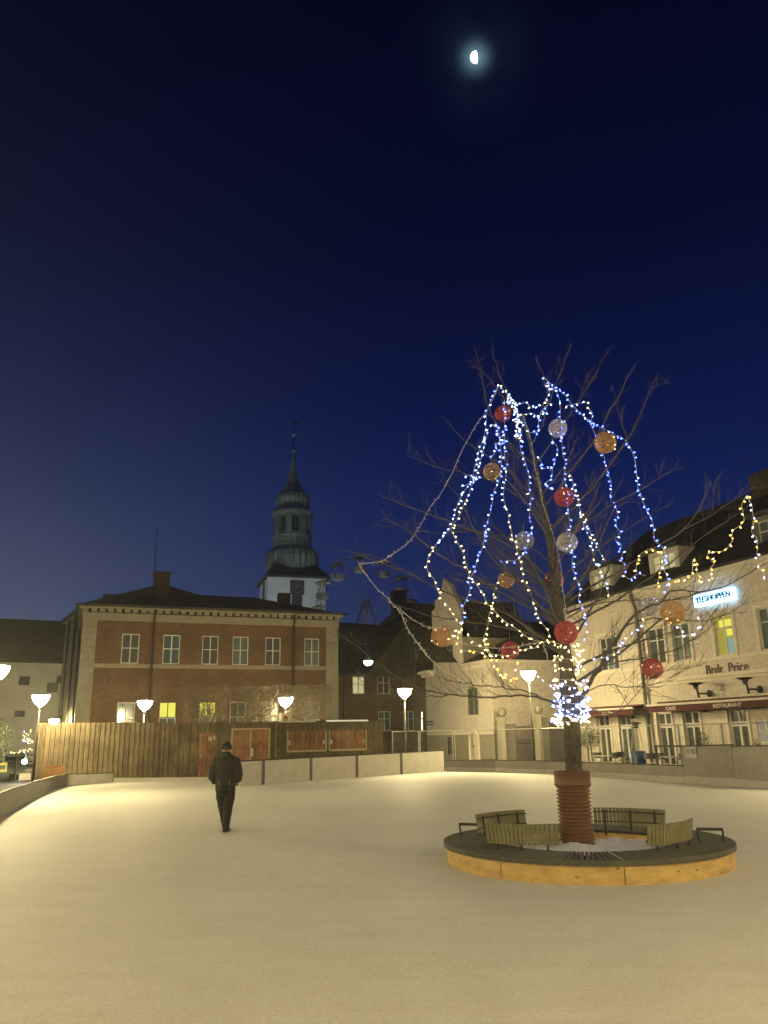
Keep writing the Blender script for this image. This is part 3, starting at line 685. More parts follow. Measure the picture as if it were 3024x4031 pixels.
gp = [w.pt(x, y) for x, y in ((1699, 2409), (1712, 2395), (1712, 2366), (1728, 2352), (1738, 2330), (1745, 2274), (1768, 2296), (1784, 2345), (1800, 2372), (1806, 2398), (1822, 2412))]
base = [(sA, 0, o2[3]+.3), (sB, 0, o2[3]+.3)]
gp2 = [(max(sA, min(sB, s_)), 0, z) for s_, z in gp]
fr = [base[0], base[1]]+[p for p in gp2[::-1]]
mb.poly(fr)
# thickness of the gable
for i in range(len(gp2)-1):
    a, b_ = gp2[i], gp2[i+1]; mb.quad(a, b_, (b_[0], .35, b_[2]), (a[0], .35, a[2]))
mb.quad((0, 10, 0), (0, 0, 0), (0, 0, ze4), (0, 10, ze4)); mb.quad((w.L, 0, 0), (w.L, 10, 0), (w.L, 10, ze4), (w.L, 0, ze4))
sw = MB(); sw.quad((sB, .002, ze4), (sB, 5, ze4), (sB, 5, o2[3]+.3), (sB, .002, o2[3]+.3)); sw.build('side_wall', MT['sand'], r); sw = MB(); sw.quad((sA, 5, ze4), (sA, 0, ze4), (sA, 0, o2[3]+.3), (sA, 5, o2[3]+.3)); sw.build('side_wall', MT['shadow_wall'], r)  # cream gable flanks in darker tones, their shade put into the colour
mb.build('wall', MT['cream'], r)
window(r, o1, 2, (0, .6, 1), MT['slat_green'], 'curtain', y=.14, sill=True); window(r, o2, 3, (0, .6, 1), MT['slat_green'], 'glass', y=.12)
k = MB(); x0, x1 = dr[0], dr[2]; k.box(x0+.04, x1-.04, .14, .19, -.04, dr[3]-.03)
for i in range(5): k.box(x0+.06+i*(x1-x0-.12)/5, x0+.06+(i+.85)*(x1-x0-.12)/5, .125, .138, .1, dr[3]-.25)
dd = k.build('door', MT['cream_trim'], r); MB().box(x0+.10, x0+.16, .08, .124, 1.0, 1.12).build('handle', MT['dark_metal'], dd)
k = MB(); 
for th in range(9):
    pass
k.tube([(x0-.12, -.02, 0), (x0-.12, -.02, dr[3]-.3)]+[((x0+x1)/2-((x1-x0)/2+.12)*math.cos(t*math.pi/10), -.02, dr[3]-.3+.42*math.sin(t*math.pi/10)) for t in range(0, 11)]+[(x1+.12, -.02, 0)], .09, 6); k.build('arch_surround', MT['cream_trim'], dd)
# slanted eaves / cornices either side of the gable
k = MB(); k.box(-.45, sA-.003, -.4, 5, ze4+.002, ze4+.18); k.box(-.25, sA-.003, -.22, 5, ze4-.2, ze4); 
k.box(sB+.003, w.L+.15, -.35, 5, ze4+.002, ze4+.18); k.box(sB+.003, w.L+.05, -.18, -.002, ze4-.22, ze4); k.build('cornice', MT['cream_trim'], r)
zr = w.pt(1870, 2528)[1]
k = MB(); k.quad((sB, -.3, ze4+.185), (w.L+.1, -.3, ze4+.185), (w.L-1.2, 4, zr+.8), (sB, 4, zr+.8)); k.tri((w.L+.1, -.3, ze4+.185), (w.L+.1, 8, ze4+.185), (w.L-1.2, 4, zr+.8)); 
k.quad((-.4, -.35, ze4+.185), (sA, -.35, ze4+.185), (sA, 4, zr+.2), (.6, 4, zr+.2)); 
zq = o2[3]+.3; xm_ = (sA+sB)/2; zm_ = gp2[3][2]-.3; k.quad((sA-.2, .36, zq), (xm_, .36, zm_), (xm_, 5.2, zm_), (sA-.2, 5.2, zq)); k.quad((xm_, .36, zm_), (sB+.2, .36, zq), (sB+.2, 5.2, zq), (xm_, 5.2, zm_)); k.build('roof', MT['roof'], r)
z = w.pt(1800, 2885)[1]; MB().box(-.02, w.L, -.05, -.001, z-.12, z+.02).build('plinth_moulding', MT['cream_trim'], r)
MB().box(-.02, dr[0]-.25, -.03, -.001, 0, z-.122).build('plinth', MT['sand'], r); MB().box(dr[2]+.25, w.L+.02, -.03, -.001, 0, z-.122).build('plinth', MT['sand'], r)
h = w.rect(1766, 2902, 1780, 2970); MB().box(h[0], h[2], -.05, -.031, h[1], h[3]).build('narrow_window', MT['glass'], r)
q = w.root('street_sign', 'small blue street name sign on the corner of the gable house', 'sign'); h = w.rect(1683, 2838, 1708, 2855); MB().box(h[0], h[2], -.06, -.03, h[1], h[3]).build('plate', mat('street_sign_plate', (.10, .14, .19), None, 6, .5, 0), q); MB().box(h[0]+.08, h[2]-.08, -.064, -.061, h[1]+.1, h[1]+.16).build('text_line', MT['letter_white'], q)
q = w.root('neon_tube', 'vertical warm light tubes at the corner of the gable house', 'light')
for ya, yb in ((2803, 2826), (2832, 2873)):
    s_, z1 = w.pt(1677, ya); _, z2 = w.pt(1678, yb); k = MB(); k.tube([(s_-.25, -.2, z1), (s_-.25, -.2, z2)], .045, 8); k.build('tube', MT['strip'], q)
MB().box(w.pt(1677, 2840)[0]-.30, w.pt(1677, 2840)[0]-.2, -.155, .0, w.pt(1677, 2873)[1], w.pt(1677, 2803)[1]).build('bracket', MT['dark_metal'], q)

# ------------------------------------------------------------------ shadowed house behind the gate
A = P(1930, 2700, 52.5); B = P(2330, 2700, 54); w = Wall((A.x, A.y), (B.x, B.y))
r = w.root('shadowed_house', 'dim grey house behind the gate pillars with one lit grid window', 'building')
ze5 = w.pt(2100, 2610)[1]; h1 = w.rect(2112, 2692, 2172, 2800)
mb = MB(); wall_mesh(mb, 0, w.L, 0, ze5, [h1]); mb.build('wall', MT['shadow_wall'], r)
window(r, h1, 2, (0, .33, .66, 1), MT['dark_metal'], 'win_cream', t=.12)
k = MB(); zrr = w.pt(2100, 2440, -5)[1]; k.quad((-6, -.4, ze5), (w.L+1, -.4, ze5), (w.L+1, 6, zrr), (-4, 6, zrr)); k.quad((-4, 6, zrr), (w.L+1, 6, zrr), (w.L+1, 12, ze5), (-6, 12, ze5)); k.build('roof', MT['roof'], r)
s_ = w.pt(1972, 2750)[0]; k = MB(); k.tube([(s_, -.1, 0), (s_, -.1, ze5-.1)], .07, 6); k.build('downspout', MT['galv'], r)
# gate with two pillars and a boundary wall
A = P(1950, 2900, 47); B = P(2330, 2900, 46); w = Wall((A.x, A.y), (B.x, B.y))
def zpx(x, y): return w.pt(x, y)[1]
def spx(x, y=2900): return w.pt(x, y)[0]
for a_, b_, yt, lab in ((1960, 1992, 2822, 'left gate pillar topped by a round stone ball'), (2105, 2136, 2812, 'right gate pillar beside the dark wooden gate')):
    q = w.root('gate_pillar', lab, 'pillar', 'gate pillars'); zt2 = zpx((a_+b_)/2, yt)
    MB().box(spx(a_), spx(b_), -.25, .3, 0, zt2-.2).build('shaft', MT['sand'], q); MB().box(spx(a_)-.08, spx(b_)+.08, -.33, .38, zt2-.198, zt2).build('capstone', MT['sand'], q)
    k = MB(); c = (spx(a_)+spx(b_))/2; k.ell((c+.1, 0, zt2+.26), (.25, .25, .27), 16, 10); k.build('ball', MT['sand'], q, True)
q = w.root('boundary_wall', 'dim plastered wall pieces beside the iron gate', 'wall')
MB().box(spx(1992)+.005, spx(2030), .0, .2, 0, zpx(2010, 2850)).build('panel', MT['shadow_wall'], q); MB().box(spx(2136)+.005, spx(2162), .0, .2, 0, zpx(2150, 2826)).build('panel', MT['shadow_wall'], q)
q = w.root('iron_gate', 'dark iron bar gate between the two pillars', 'gate')
k = MB(); zt2 = zpx(2066, 2858); n = 16
for i in range(n+1):
    x = spx(2032)+(spx(2100)-spx(2032))*i/n; k.tube([(x, .05, .1), (x, .05, zt2)], .018, 5)
k.build('bars', MT['dark_metal'], q); k = MB(); 
for z in (.2, 1.2, zt2-.1): k.box(spx(2030), spx(2104), .02, .08, z, z+.06)
k.build('frame', MT['dark_metal'], q)
q = w.root('wooden_gate', 'dark ribbed gate right of the second pillar, behind the trunk', 'gate')
k = MB(); zt2 = zpx(2200, 2845)
for i in range(10): k.box(spx(2163), spx(2262), .04, .1, .05+i*zt2/10, .05+(i+.86)*zt2/10)
k.build('slats', MT['cap'], q); MB().box(spx(2163), spx(2262), .101, .16, .05, zt2+.05).build('panel', MT['cap'], q)

# ------------------------------------------------------------------ church tower
DT = 110.0
cc = P(1137, 2330, DT); cx, cy = cc.x, cc.y+3.6
ct = empty('church_tower', (cx, cy, 0), 0, 'white church tower with green copper onion spire and clock', 'church tower')
def zy(y, x=1157): return P(x, y, DT).z
pxm = (P(1200, 2300, DT)-P(1100, 2300, DT)).length/100
zb1 = zy(2270)
hb = 4.12; ang = R(17)
def rot(x, y, a=ang): return (x*math.cos(a)-y*math.sin(a), x*math.sin(a)+y*math.cos(a))
k = MB(); c4 = [rot(-hb, -hb), rot(hb, -hb), rot(hb, hb), rot(-hb, hb)]
for i in range(4):
    a, b_ = c4[i], c4[(i+1) % 4]; k.quad((*a, 0), (*b_, 0), (*b_, zb1), (*a, zb1))
k.build('tower_wall', MT['church_white'], ct)
zr1 = zy(2218); k = MB(); ho = hb+.55; c5 = [rot(-ho, -ho), rot(ho, -ho), rot(ho, ho), rot(-ho, ho)]
hi = 3.0; c6 = [rot(-hi, -hi), rot(hi, -hi), rot(hi, hi), rot(-hi, hi)]
for i in range(4):
    a, b_ = c5[i], c5[(i+1) % 4]; c, d = c6[i], c6[(i+1) % 4]; k.quad((*a, zb1), (*b_, zb1), (*d, zr1), (*c, zr1)); k.quad((*a, zb1-.25), (*b_, zb1-.25), (*b_, zb1), (*a, zb1))
k.poly([(*p, zb1-.25) for p in c5[::-1]]); k.build('skirt_roof', MT['copper_dark'], ct)
def onion(prof, name, m, ribs=16, lob=.0, k_=64, octa=0):
    mb = MB(); n0 = 0
    for rr, z in prof:
        for j in range(k_):
            th = 2*math.pi*j/k_; q = rr*(1+lob*(abs(math.cos(th*ribs/2))-.5))
            if octa: 
                ph = (th-ang) % (math.pi/4)-math.pi/8; q *= (1-octa)+octa*math.cos(math.pi/8)/math.cos(ph)
            mb.v.append((q*math.cos(th), q*math.sin(th), z))
    for i in range(len(prof)-1):
        for j in range(k_): mb.f.append((i*k_+j, i*k_+(j+1) % k_, (i+1)*k_+(j+1) % k_, (i+1)*k_+j))
    mb.f.append(tuple(range(k_-1, -1, -1))); e = (len(prof)-1)*k_; mb.f.append(tuple(e+j for j in range(k_)))
    return mb.build(name, m, ct, smooth=False)
px = pxm
def pr(lst): return [(w_*px/2, zy(y)) for w_, y in lst]
onion(pr([(170, 2250), (180, 2241), (202, 2225), (216, 2203), (218, 2182), (206, 2160), (178, 2145)]), 'lower_onion', MT['copper'], 26, .075, 130, .5)
onion(pr([(178, 2147), (166, 2142), (164, 2136), (160, 2134)]), 'lower_onion_neck', MT['copper'], 16, 0, 64, .9)
onion(pr([(166, 2134), (170, 2128), (160, 2124), (160, 2100), (168, 2096), (168, 2090), (160, 2088)]), 'drum', MT['copper'], 16, 0, 64, 1)
# lantern: eight piers around dark interior
onion(pr([(128, 2090), (128, 2010)]), 'lantern_core', MT['copper_dark'], 16, 0, 32, 1)
for i in range(8):
    th = ang+math.pi/8+i*math.pi/4; R_ = 79*px; z0, z1 = zy(2089), zy(2010)
    k = MB(); d = Vector((math.cos(th), math.sin(th), 0)); s_ = Vector((-d.y, d.x, 0))
    k.obox(d*(R_-.45)+Vector((0, 0, (z0+z1)/2)), d, s_, (0, 0, 1), .42, .46, (z1-z0)/2); k.build('pier', MT['copper'], ct)
for i in range(8):
    th = ang+i*math.pi/4; d = Vector((math.cos(th), math.sin(th), 0)); s_ = Vector((-d.y, d.x, 0)); k = MB(); zt2 = zy(2013)
    k.obox(d*(71*px)+Vector((0, 0, zt2)), d, s_, (0, 0, 1), .18, .9, .24)
    k.obox(d*(71*px)+Vector((0, 0, zy(2084))), d, s_, (0, 0, 1), .15, .9, .14)
    for lv in range(5): k.obox(d*(66*px)+Vector((0, 0, zy(2078-lv*12))), d+Vector((0, 0, -.6)), s_, (0, 0, 1), .16, .9, .03)
    k.obox(d*(68*px)+Vector((0, 0, (z0+z1)/2)), d, s_, (0, 0, 1), .04, .04, (z1-z0)/2); k.build('arch_panel', MT['copper'], ct)
onion(pr([(164, 2012), (178, 2006), (180, 1996), (160, 1984), (124, 1976)]), 'lantern_cornice', MT['copper'], 16, 0, 64, 1)
onion(pr([(124, 1978), (126, 1968), (138, 1956), (146, 1942), (138, 1926), (106, 1912), (84, 1906)]), 'upper_onion', MT['copper'], 22, .075, 110, .5)
onion(pr([(86, 1907), (88, 1896), (74, 1886), (66, 1882)]), 'spire_base', MT['copper'], 16, 0, 48, 1)
onion(pr([(62, 1883), (44, 1850), (40, 1842), (40, 1838), (34, 1838), (22, 1800), (8, 1760), (3, 1750)]), 'spire', MT['copper'], 16, 0, 48, 1)
k = MB(); k.tube([(0, 0, zy(1752)), (0, 0, zy(1622))], [.12, .05], 6); k.build('finial_rod', MT['dark_metal'], ct)
for y_ in (1743, 1678): k = MB(); k.ell((0, 0, zy(y_)), (.26, .26, .26), 12, 8); k.build('gilded_ball', MT['gold'], ct, True)
k = MB(); k.box(-.03, .7, -.03, .03, zy(1632), zy(1622)); k.build('weather_vane', MT['dark_metal'], ct)
# clock on the right face (normal rotated)
nf = Vector((*rot(0, -1), 0)); uf = Vector((*rot(1, 0), 0))
k = MB(); zc = zy(2315); k.obox(nf*(hb+.05)+uf*.0+Vector((0, 0, zc)), uf, nf, (0, 0, 1), .98, .06, 1.0); ck = k.build('clock', MT['copper_dark'], ct)
k = MB(); n0 = nf*(hb+.13)+Vector((0, 0, zc))
for i in range(24):
    pass
k.tube([tuple(n0+uf*(.78*math.cos(t*math.pi/12))+Vector((0, 0, .78*math.sin(t*math.pi/12)))) for t in range(25)], .05, 5); k.tube([tuple(n0+uf*(.35*math.cos(t*math.pi/12))+Vector((0, 0, .35*math.sin(t*math.pi/12)))) for t in range(25)], .035, 5)
for i in range(12):
    a = i*math.pi/6; k.tube([tuple(n0+uf*(q*math.cos(a))+Vector((0, 0, q*math.sin(a)))) for q in (.55, .70)], .025, 4)
k.build('dial_ring', MT['sand'], ck)
k = MB(); k.tube([tuple(n0+nf*.03), tuple(n0+nf*.03+uf*.25+Vector((0, 0, .42)))], .035, 4); k.tube([tuple(n0+nf*.03), tuple(n0+nf*.03-uf*.3+Vector((0, 0, .2)))], .04, 4); k.build('hand', MT['gold'], ck)
k = MB(); pts = []
z0 = zy(2420); z1 = zy(2352)
for t_ in [(-.75, z0), (.75, z0)]+[(.75*math.cos(a*math.pi/10), z1+.75*math.sin(a*math.pi/10)) for a in range(11)]:
    p = nf*(hb+.03)+uf*t_[0]; pts.append((p.x, p.y, t_[1]))
k.poly(pts); k.build('arched_opening', MT['copper_dark'], ct)
nl = Vector((*rot(-1, 0), 0)); ul = Vector((*rot(0, -1), 0))
k = MB(); k.obox(nl*(hb+.03)+ul*.4+Vector((0, 0, zc-.1)), ul, nl, (0, 0, 1), .7, .05, 1.3); k.build('side_clock', MT['copper_dark'], ct)

for fx, fy, fe, lab in ((-14, -22, 9500, 'floodlight on the ground left before the church tower'), (9, -24, 8000, 'floodlight on the ground right before the church tower')):
    q = empty('church_floodlight', (cx+fx, cy+fy, 0), 0, lab, 'floodlight', 'floodlights at the church'); k = MB(); k.lathe([(.25, .0), (.25, .5), (.30, .55)], 14); k.build('housing', MT['dark_metal'], q)
    ld = bpy.data.lights.new('church_flood', 'SPOT'); ld.energy = fe; ld.color = (.94, 1, .90); ld.spot_size = R(78); ld.shadow_soft_size = .3; lo_ = bpy.data.objects.new('beam', ld); COL.objects.link(lo_); lo_.parent = q; lo_.location = (0, 0, .6)
    lo_.rotation_euler = (Vector((cx, cy, 29))-Vector((cx+fx, cy+fy, .6))).to_track_quat('-Z', 'Y').to_euler()

# ------------------------------------------------------------------ ferris wheel
FD = 96.0; fc = P(1438, 2372, FD); fr_ = 190*(P(1500, 2372, FD)-P(1400, 2372, FD)).length/100
fw = empty('ferris_wheel', (fc.x, fc.y, 0), R(18), 'small unlit ferris wheel with open gondolas behind the roofs', 'ferris wheel')
MT['wheel'] = mat('wheel_steel', (.16, .15, .16), (.11, .10, .11), 3, .5, 0, metal=.3)
MT['gond'] = mat('gondola_shell', (.24, .24, .23), (.12, .12, .12), 1.6, .6, .1)
MT['canopy'] = mat('gondola_canopy', (.42, .42, .18), (.34, .33, .16), 2, .6, .1); MT['canopy2'] = mat('gondola_canopy_dark', (.15, .14, .13), (.11, .10, .10), 2, .6, .1)
Z = fc.z
for yy in (-.9, .9):
    k = MB(); k.tube([(fr_*math.cos(a*math.pi/24), yy, Z+fr_*math.sin(a*math.pi/24)) for a in range(0, 49, 4)], .05, 5); k.build('rim', MT['wheel'], fw)
k = MB(); 
for i in range(12):
    a = i*math.pi/6+.1; 
    for yy in (-.9, .9): k.tube([(0, yy*.6, Z), (fr_*math.cos(a), yy, Z+fr_*math.sin(a))], .035, 4)
    k.tube([(fr_*math.cos(a), -.9, Z+fr_*math.sin(a)), (fr_*math.cos(a), .9, Z+fr_*math.sin(a))], .03, 4)
k.build('spokes', MT['wheel'], fw)
for i in range(12):
    a = i*math.pi/6+.1; X, Z1 = fr_*math.cos(a), Z+fr_*math.sin(a); gd = MB()
    gd.lathe([(.35, Z1-2.25), (.75, Z1-2.1), (.85, Z1-1.5), (.82, Z1-1.5), (.6, Z1-1.9)], 12, (X, 0)); go = gd.build('gondola', MT['gond'], fw)
    k = MB(); k.lathe([(.95, Z1-.30), (.7, Z1-.1), (.1, Z1+.05)], 12, (X, 0)); k.build('canopy', MT['canopy'] if i in (5, 6) else MT['canopy2'], go)
    k = MB(); 
    for q in range(4): k.tube([(X+.7*math.cos(q*1.57+.7), .7*math.sin(q*1.57+.7), Z1-1.5), (X+.6*math.cos(q*1.57+.7), .6*math.sin(q*1.57+.7), Z1-.25)], .03, 4)
    k.tube([(X+.60*math.cos(q*1.57+.7), .60*math.sin(q*1.57+.7), Z1-.25) for q in range(5)], .03, 4); k.build('hanger', MT['wheel'], go)
for sx in (-1, 1):
    k = MB()
    for yy in (-1.3, 1.3): k.tube([(0, yy, Z), (sx*4.5, yy*1.6, 0)], .14, 6)
    k.build('support_leg', MT['wheel'], fw)

# ------------------------------------------------------------------ plank fence and kiosk
def gp(x, Y): p = P(x, 2900, Y); return (p.x, p.y)
w = Wall(gp(140, 38.8), gp(1088, 38.8))
r = w.root('plank_fence', 'tall grey brown plank fence with a reddish single door and a double door', 'fence')
zl_, zr_ = w.pt(170, 2845)[1], w.pt(1080, 2843)[1]
dd1 = w.rect(782, 2886, 852, 3050); dd2 = w.rect(913, 2872, 1062, 2990)
holes = [(dd1[0], .05, dd1[2], dd1[3]), (dd2[0], .05, dd2[2], dd2[3])]
k = MB(); x = 0; i = 0; rnd = random.Random(3)
while x < w.L-.01:
    wd = .118; z1 = zl_+(zr_-zl_)*x/w.L+rnd.uniform(-.015, .015); z0 = .03; y = -.030 if i % 2 else 0
    xm = x+wd/2; segs = [(z0, z1)]
    for h in holes:
        if h[0]-.02 < xm < h[2]+.02: segs = [(h[3], z1)]
    for a, b_ in segs: k.box(x, x+wd-.004, y, y+.022, a, b_)
    x += wd; i += 1
k.build('planks', MT['plank'], r)
k = MB(); 
for z in (.4, 1.3, 2.2): k.box(0, w.L, .03, .09, z, z+.1)
k.box(0, w.L, .10, .12, .0, 2.45); k.build('frame', MT['plank_dark'], r)
# single reddish door with its notice, handle and bolt
h = holes[0]; MB().box(h[0], h[2], -.035, -.012, h[1], h[3]).build('door', MT['plank_red'], r)
dr = r.children[-1]
MB().box(h[0]+.45, h[0]+.62, -.045, -.037, h[3]-.36, h[3]-.16).build('notice', MT['pine'], dr); MB().box(h[0]+.10, h[0]+.14, -.06, -.037, 1.0, 1.12).build('handle', MT['galv'], dr)
MB().box(h[2]-.14, h[2]-.08, -.06, -.037, h[3]-.3, h[3]-.12).build('bolt', MT['letter_white'], dr)
h = holes[1]
k = MB(); k.box(h[0], h[2], -.04, -.012, h[1], h[3]); do = k.build('door', MT['plank_red'], r)
k = MB(); xm = (h[0]+h[2])/2
for a, b_, c, d in ((h[0]-.03, h[0]+.04, 0.05, h[3]), (h[2]-.04, h[2]+.03, .05, h[3]), (xm-.03, xm+.03, .05, h[3])): k.box(a, b_, -.06, -.042, c, d)
k.box(h[0]-.03, h[2]+.03, -.062, -.041, h[3], h[3]+.06); k.build('frame', MT['pine'], do)
MB().box(xm+.05, xm+.13, -.075, -.045, 1.0, 1.35).build('handle', MT['letter_white'], do)
# kiosk
w = Wall(gp(1089, 38.6), gp(1508, 41.2)); r = w.root('wooden_kiosk', 'plank clad kiosk with two closed reddish shutters', 'kiosk')
zk = w.pt(1300, 2842)[1]
h1 = w.rect(1134, 2878, 1281, 2953); h2 = w.rect(1299, 2873, 1438, 2947); zt2 = (h1[3]+h2[3])/2; zb2 = (h1[1]+h2[1])/2
hs_ = [(h1[0], zb2, h1[2], zt2), (h2[0], zb2, h2[2], zt2)]
k = MB(); wall_mesh(k, 0, w.L, 0, zk, hs_, .14); k.quad((w.L, 0, 0), (w.L, 2.2, 0), (w.L, 2.2, zk), (w.L, 0, zk)); k.quad((0, 2.2, 0), (0, 0, 0), (0, 0, zk), (0, 2.2, zk)); k.quad((w.L, 2.2, 0), (0, 2.2, 0), (0, 2.2, zk), (w.L, 2.2, zk))
k.build('wall', MT['plank'], r)
k = MB(); i = 0; x = .01
while x < w.L-.12:
    if not any(a-.1 < x < c for a, b_, c, d in hs_): k.box(x, x+.06, -.02, -.002, .02, zk-.01)
    else: k.box(x, x+.06, -.02, -.002, .02, zb2-.1); k.box(x, x+.06, -.02, -.002, zt2+.1, zk-.01)
    x += .125
k.build('battens', MT['plank'], r)
for h in hs_:
    MB().box(h[0], h[2], .03, .06, h[1], h[3]).build('shutter', MT['plank_red'], r); sh = r.children[-1]
    k = MB(); t_ = .06; k.box(h[0]-t_, h[0], -.04, .02, h[1]-t_, h[3]); k.box(h[2], h[2]+t_, -.04, .02, h[1]-t_, h[3]); k.box(h[0], h[2], -.05, .02, h[1]-t_-.03, h[1]-.0); k.build('frame', MT['pine'], sh)
    for x in (h[0]+.04, h[2]-.12): MB().box(x, x+.07, -.02, .028, h[1]+.25, h[1]+.45).build('latch', MT['letter_white'], sh)
MB().box(-.05, w.L+.1, -.12, 2.3, zk, zk+.06).build('roof', MT['cap'], r)
s0 = w.pt(1095, 2842)[0]; s1 = w.pt(1238, 2842)[0]; s2 = w.pt(1280, 2835)[0]; s3 = w.pt(1443, 2835)[0]
MB().box(s0, s1, -.18, -.13, zk-.0, zk+.055).build('edge_strip', MT['letter_white'], r); MB().box(s2, s3, -.18, -.13, zk+.01, zk+.085).build('edge_strip', MT['edge_glow'], r); 
# poster box on the kiosk roof
q = w.root('poster_box', 'small white poster box with red heading standing on the kiosk roof', 'sign')
s0, z0, s1, z1 = w.rect(1107, 2812, 1143, 2843, .1); z0 = zk+.062
MT['poster'] = mat('poster_face', (.72, .66, .46), (.64, .56, .40), 4, .5, 0); MT['poster_red'] = mat('poster_red', (.60, .13, .05), None, 4, .5, 0)
MB().box(s0, s1, -.10, .25, z0, z1+.06).build('box', MT['poster'], q)
k = MB(); xm = (s0+s1)/2; k.box(xm-.13, xm+.14, -.106, -.101, z1-.10, z1-.055); k.box(xm-.10, xm+.11, -.106, -.101, z1-.155, z1-.12); k.build('heading', MT['poster_red'], q)
k = MB(); c = [(xm+.10*math.cos(a*math.pi/8), -.104, z0+.13+.10*math.sin(a*math.pi/8)) for a in range(9)]; k.poly([(xm-.10, -.104, z0+.01)]+c[::-1][0:0]+[(xm+.10, -.104, z0+.01)]+c); k.build('picture', MT['dark_metal'], q)
MB().box(xm-.07, xm+.08, -.110, -.107, z0+.02, z0+.10).build('picture_detail', MT['pine'], q)
# orange panel leaning at the fence foot
q = empty('leaning_board', P(215, 3050, 36.2).xy.to_3d(), R(4), 'orange board panel standing low in front of the left end of the plank fence', 'panel')
MB().box(-.46, .46, -.03, .02, 0, .86).build('boards', MT['orange_wood'], q); MB().box(-.40, .40, .022, .06, .1, .2).build('batten', MT['pine'], q)

# ------------------------------------------------------------------ street lamps
def make_lamp(h):
    q = empty('street_lamp'); 
    k = MB(); k.tube([(0, 0, -.05), (0, 0, 1.0), (0, 0, h-.12)], [.07, .055, .04], 10); k.build('pole', MT['dark_metal'], q, True)
    k = MB(); k.lathe([(.05, h-.14), (.07, h-.10), (.075, h), (.05, h+.02)], 14); k.build('collar', MT['galv'], q, True)
    k = MB(); k.lathe([(.06, h+.02), (.14, h+.06), (.24, h+.15), (.32, h+.28), (.365, h+.42), (.37, h+.47)], 24); k.build('lamp_glass', MT['lampglass'], q, True)
    k = MB(); k.lathe([(.38, h+.472), (.36, h+.50), (.20, h+.56), (.05, h+.59), (.0, h+.59)], 24); k.build('lamp_cap', MT['galv'], q, True)
    return q
lamps = [((-12, 2650), 26.5, 'street lamp cut by the left photo edge'), ((160, 2757), 37.0, 'street lamp standing at the left end of the plank fence'), ((570, 2777), 41.5, 'street lamp above the fence between two lit windows of the brick building'),
         ((1125, 2765), 43.2, 'street lamp above the kiosk with the poster box'), ((1593, 2730), 43.2, 'street lamp in front of the brown brick house'), ((2081, 2662), 41, 'street lamp left of the decorated trunk before the gate pillars')]
proto = None
def lamp_at(x, y, h, lab):
    global proto
    q = make_lamp(h); q.location = (x, y, 0); tag(q, lab, 'street lamp', 'street lamps around the square'); return q
for (x, y), Y, lab in lamps:
    p = P(x, y, Y); lamp_at(p.x, p.y, p.z-.25, lab)
p = P(213, 2842, 60); q = make_lamp(p.z-.3); q.location = (p.x, p.y, 0); tag(q, 'far street lamp half hidden by the left top of the plank fence', 'street lamp', 'street lamps around the square')
for i, (x, y) in enumerate([(-11.5, .5), (-6, -7), (4, -4.5), (8.8, .5), (15, 9), (15.8, 22), (-14.5, 10), (-14.5, 18)]):
    lamp_at(x, y, 4.2, ['street lamp outside the photo left of the camera', 'street lamp behind the camera to the left', 'street lamp behind the camera to the right', 'street lamp right of the camera outside the photo', 'street lamp by the right rink edge outside the photo', 'street lamp before the cafe outside the photo', 'street lamp left of the rink outside the photo', 'street lamp left beyond the rink boards outside the photo'][i])
# hanging lamp on a wire
p = P(1450, 2603, 52); q = empty('hanging_lamp', p, 0, 'round greenish white street lamp hanging on a wire before the dark roof', 'street lamp')
k = MB(); k.lathe([(.02, -.28), (.20, -.22), (.30, -.05), (.31, .0)], 18); k.build('lamp_glass', MT['green_lamp'], q, True); k = MB(); k.lathe([(.33, .003), (.25, .12), (.08, .22), (.02, .25)], 18); k.build('lamp_cap', MT['galv'], q, True)
k = MB(); k.tube([(0, 0, .24), (0, 0, 1.1)], .015, 4); k.tube([(-8, 4, 2.6), (-4, 2, 1.6), (0, 0, 1.1), (5, -1, 1.7), (9, -1.5, 2.6)], .012, 4); k.build('wire', MT['dark_metal'], q)

# ------------------------------------------------------------------ construction fence
FP = [(1545, 2884, 43.5), (1652, 2882, 43.9), (1783, 2879, 44), (1960, 2869, 42.4), (2120, 2866, 39.9), (2300, 2859, 36.8), (2480, 2852, 34), (2660, 2848, 31.6), (2830, 2842, 29.6), (3030, 2835, 27.4)]
k0 = 0
for i in range(len(FP)-1):
    a, b_ = P(*FP[i]), P(*FP[i+1]); w = Wall((a.x, a.y), (b_.x, b_.y)); q = w.root('fence_panel', f'{ORD[i]} wire mesh construction fence panel counting right from the kiosk', 'fence panel', 'wire mesh construction fence')
    h = 2.0; k = MB(); L = w.L
    k.tube([(.03, .1, .05), (.03, .1, h), (L-.03, .1, h), (L-.03, .1, .05), (.03, .1, .05)], .024, 6, False); k.build('frame', MT['galv'], q)
    k = MB(); n = int(L/.16)
    for j in range(1, n): x = L*j/n; k.tube([(x, .1, .08), (x, .1, h-.02)], .0035, 3, False)
    for z in (.35, .75, 1.15, 1.55): k.tube([(.03, .1, z), (L-.03, .1, z)], .0035, 3, False)
    k.build('wire_mesh', MT['galv'], q)
    MB().box(-.18, .18, -.1, .35, -.05, .10).build('foot', MT['asphalt'], q)

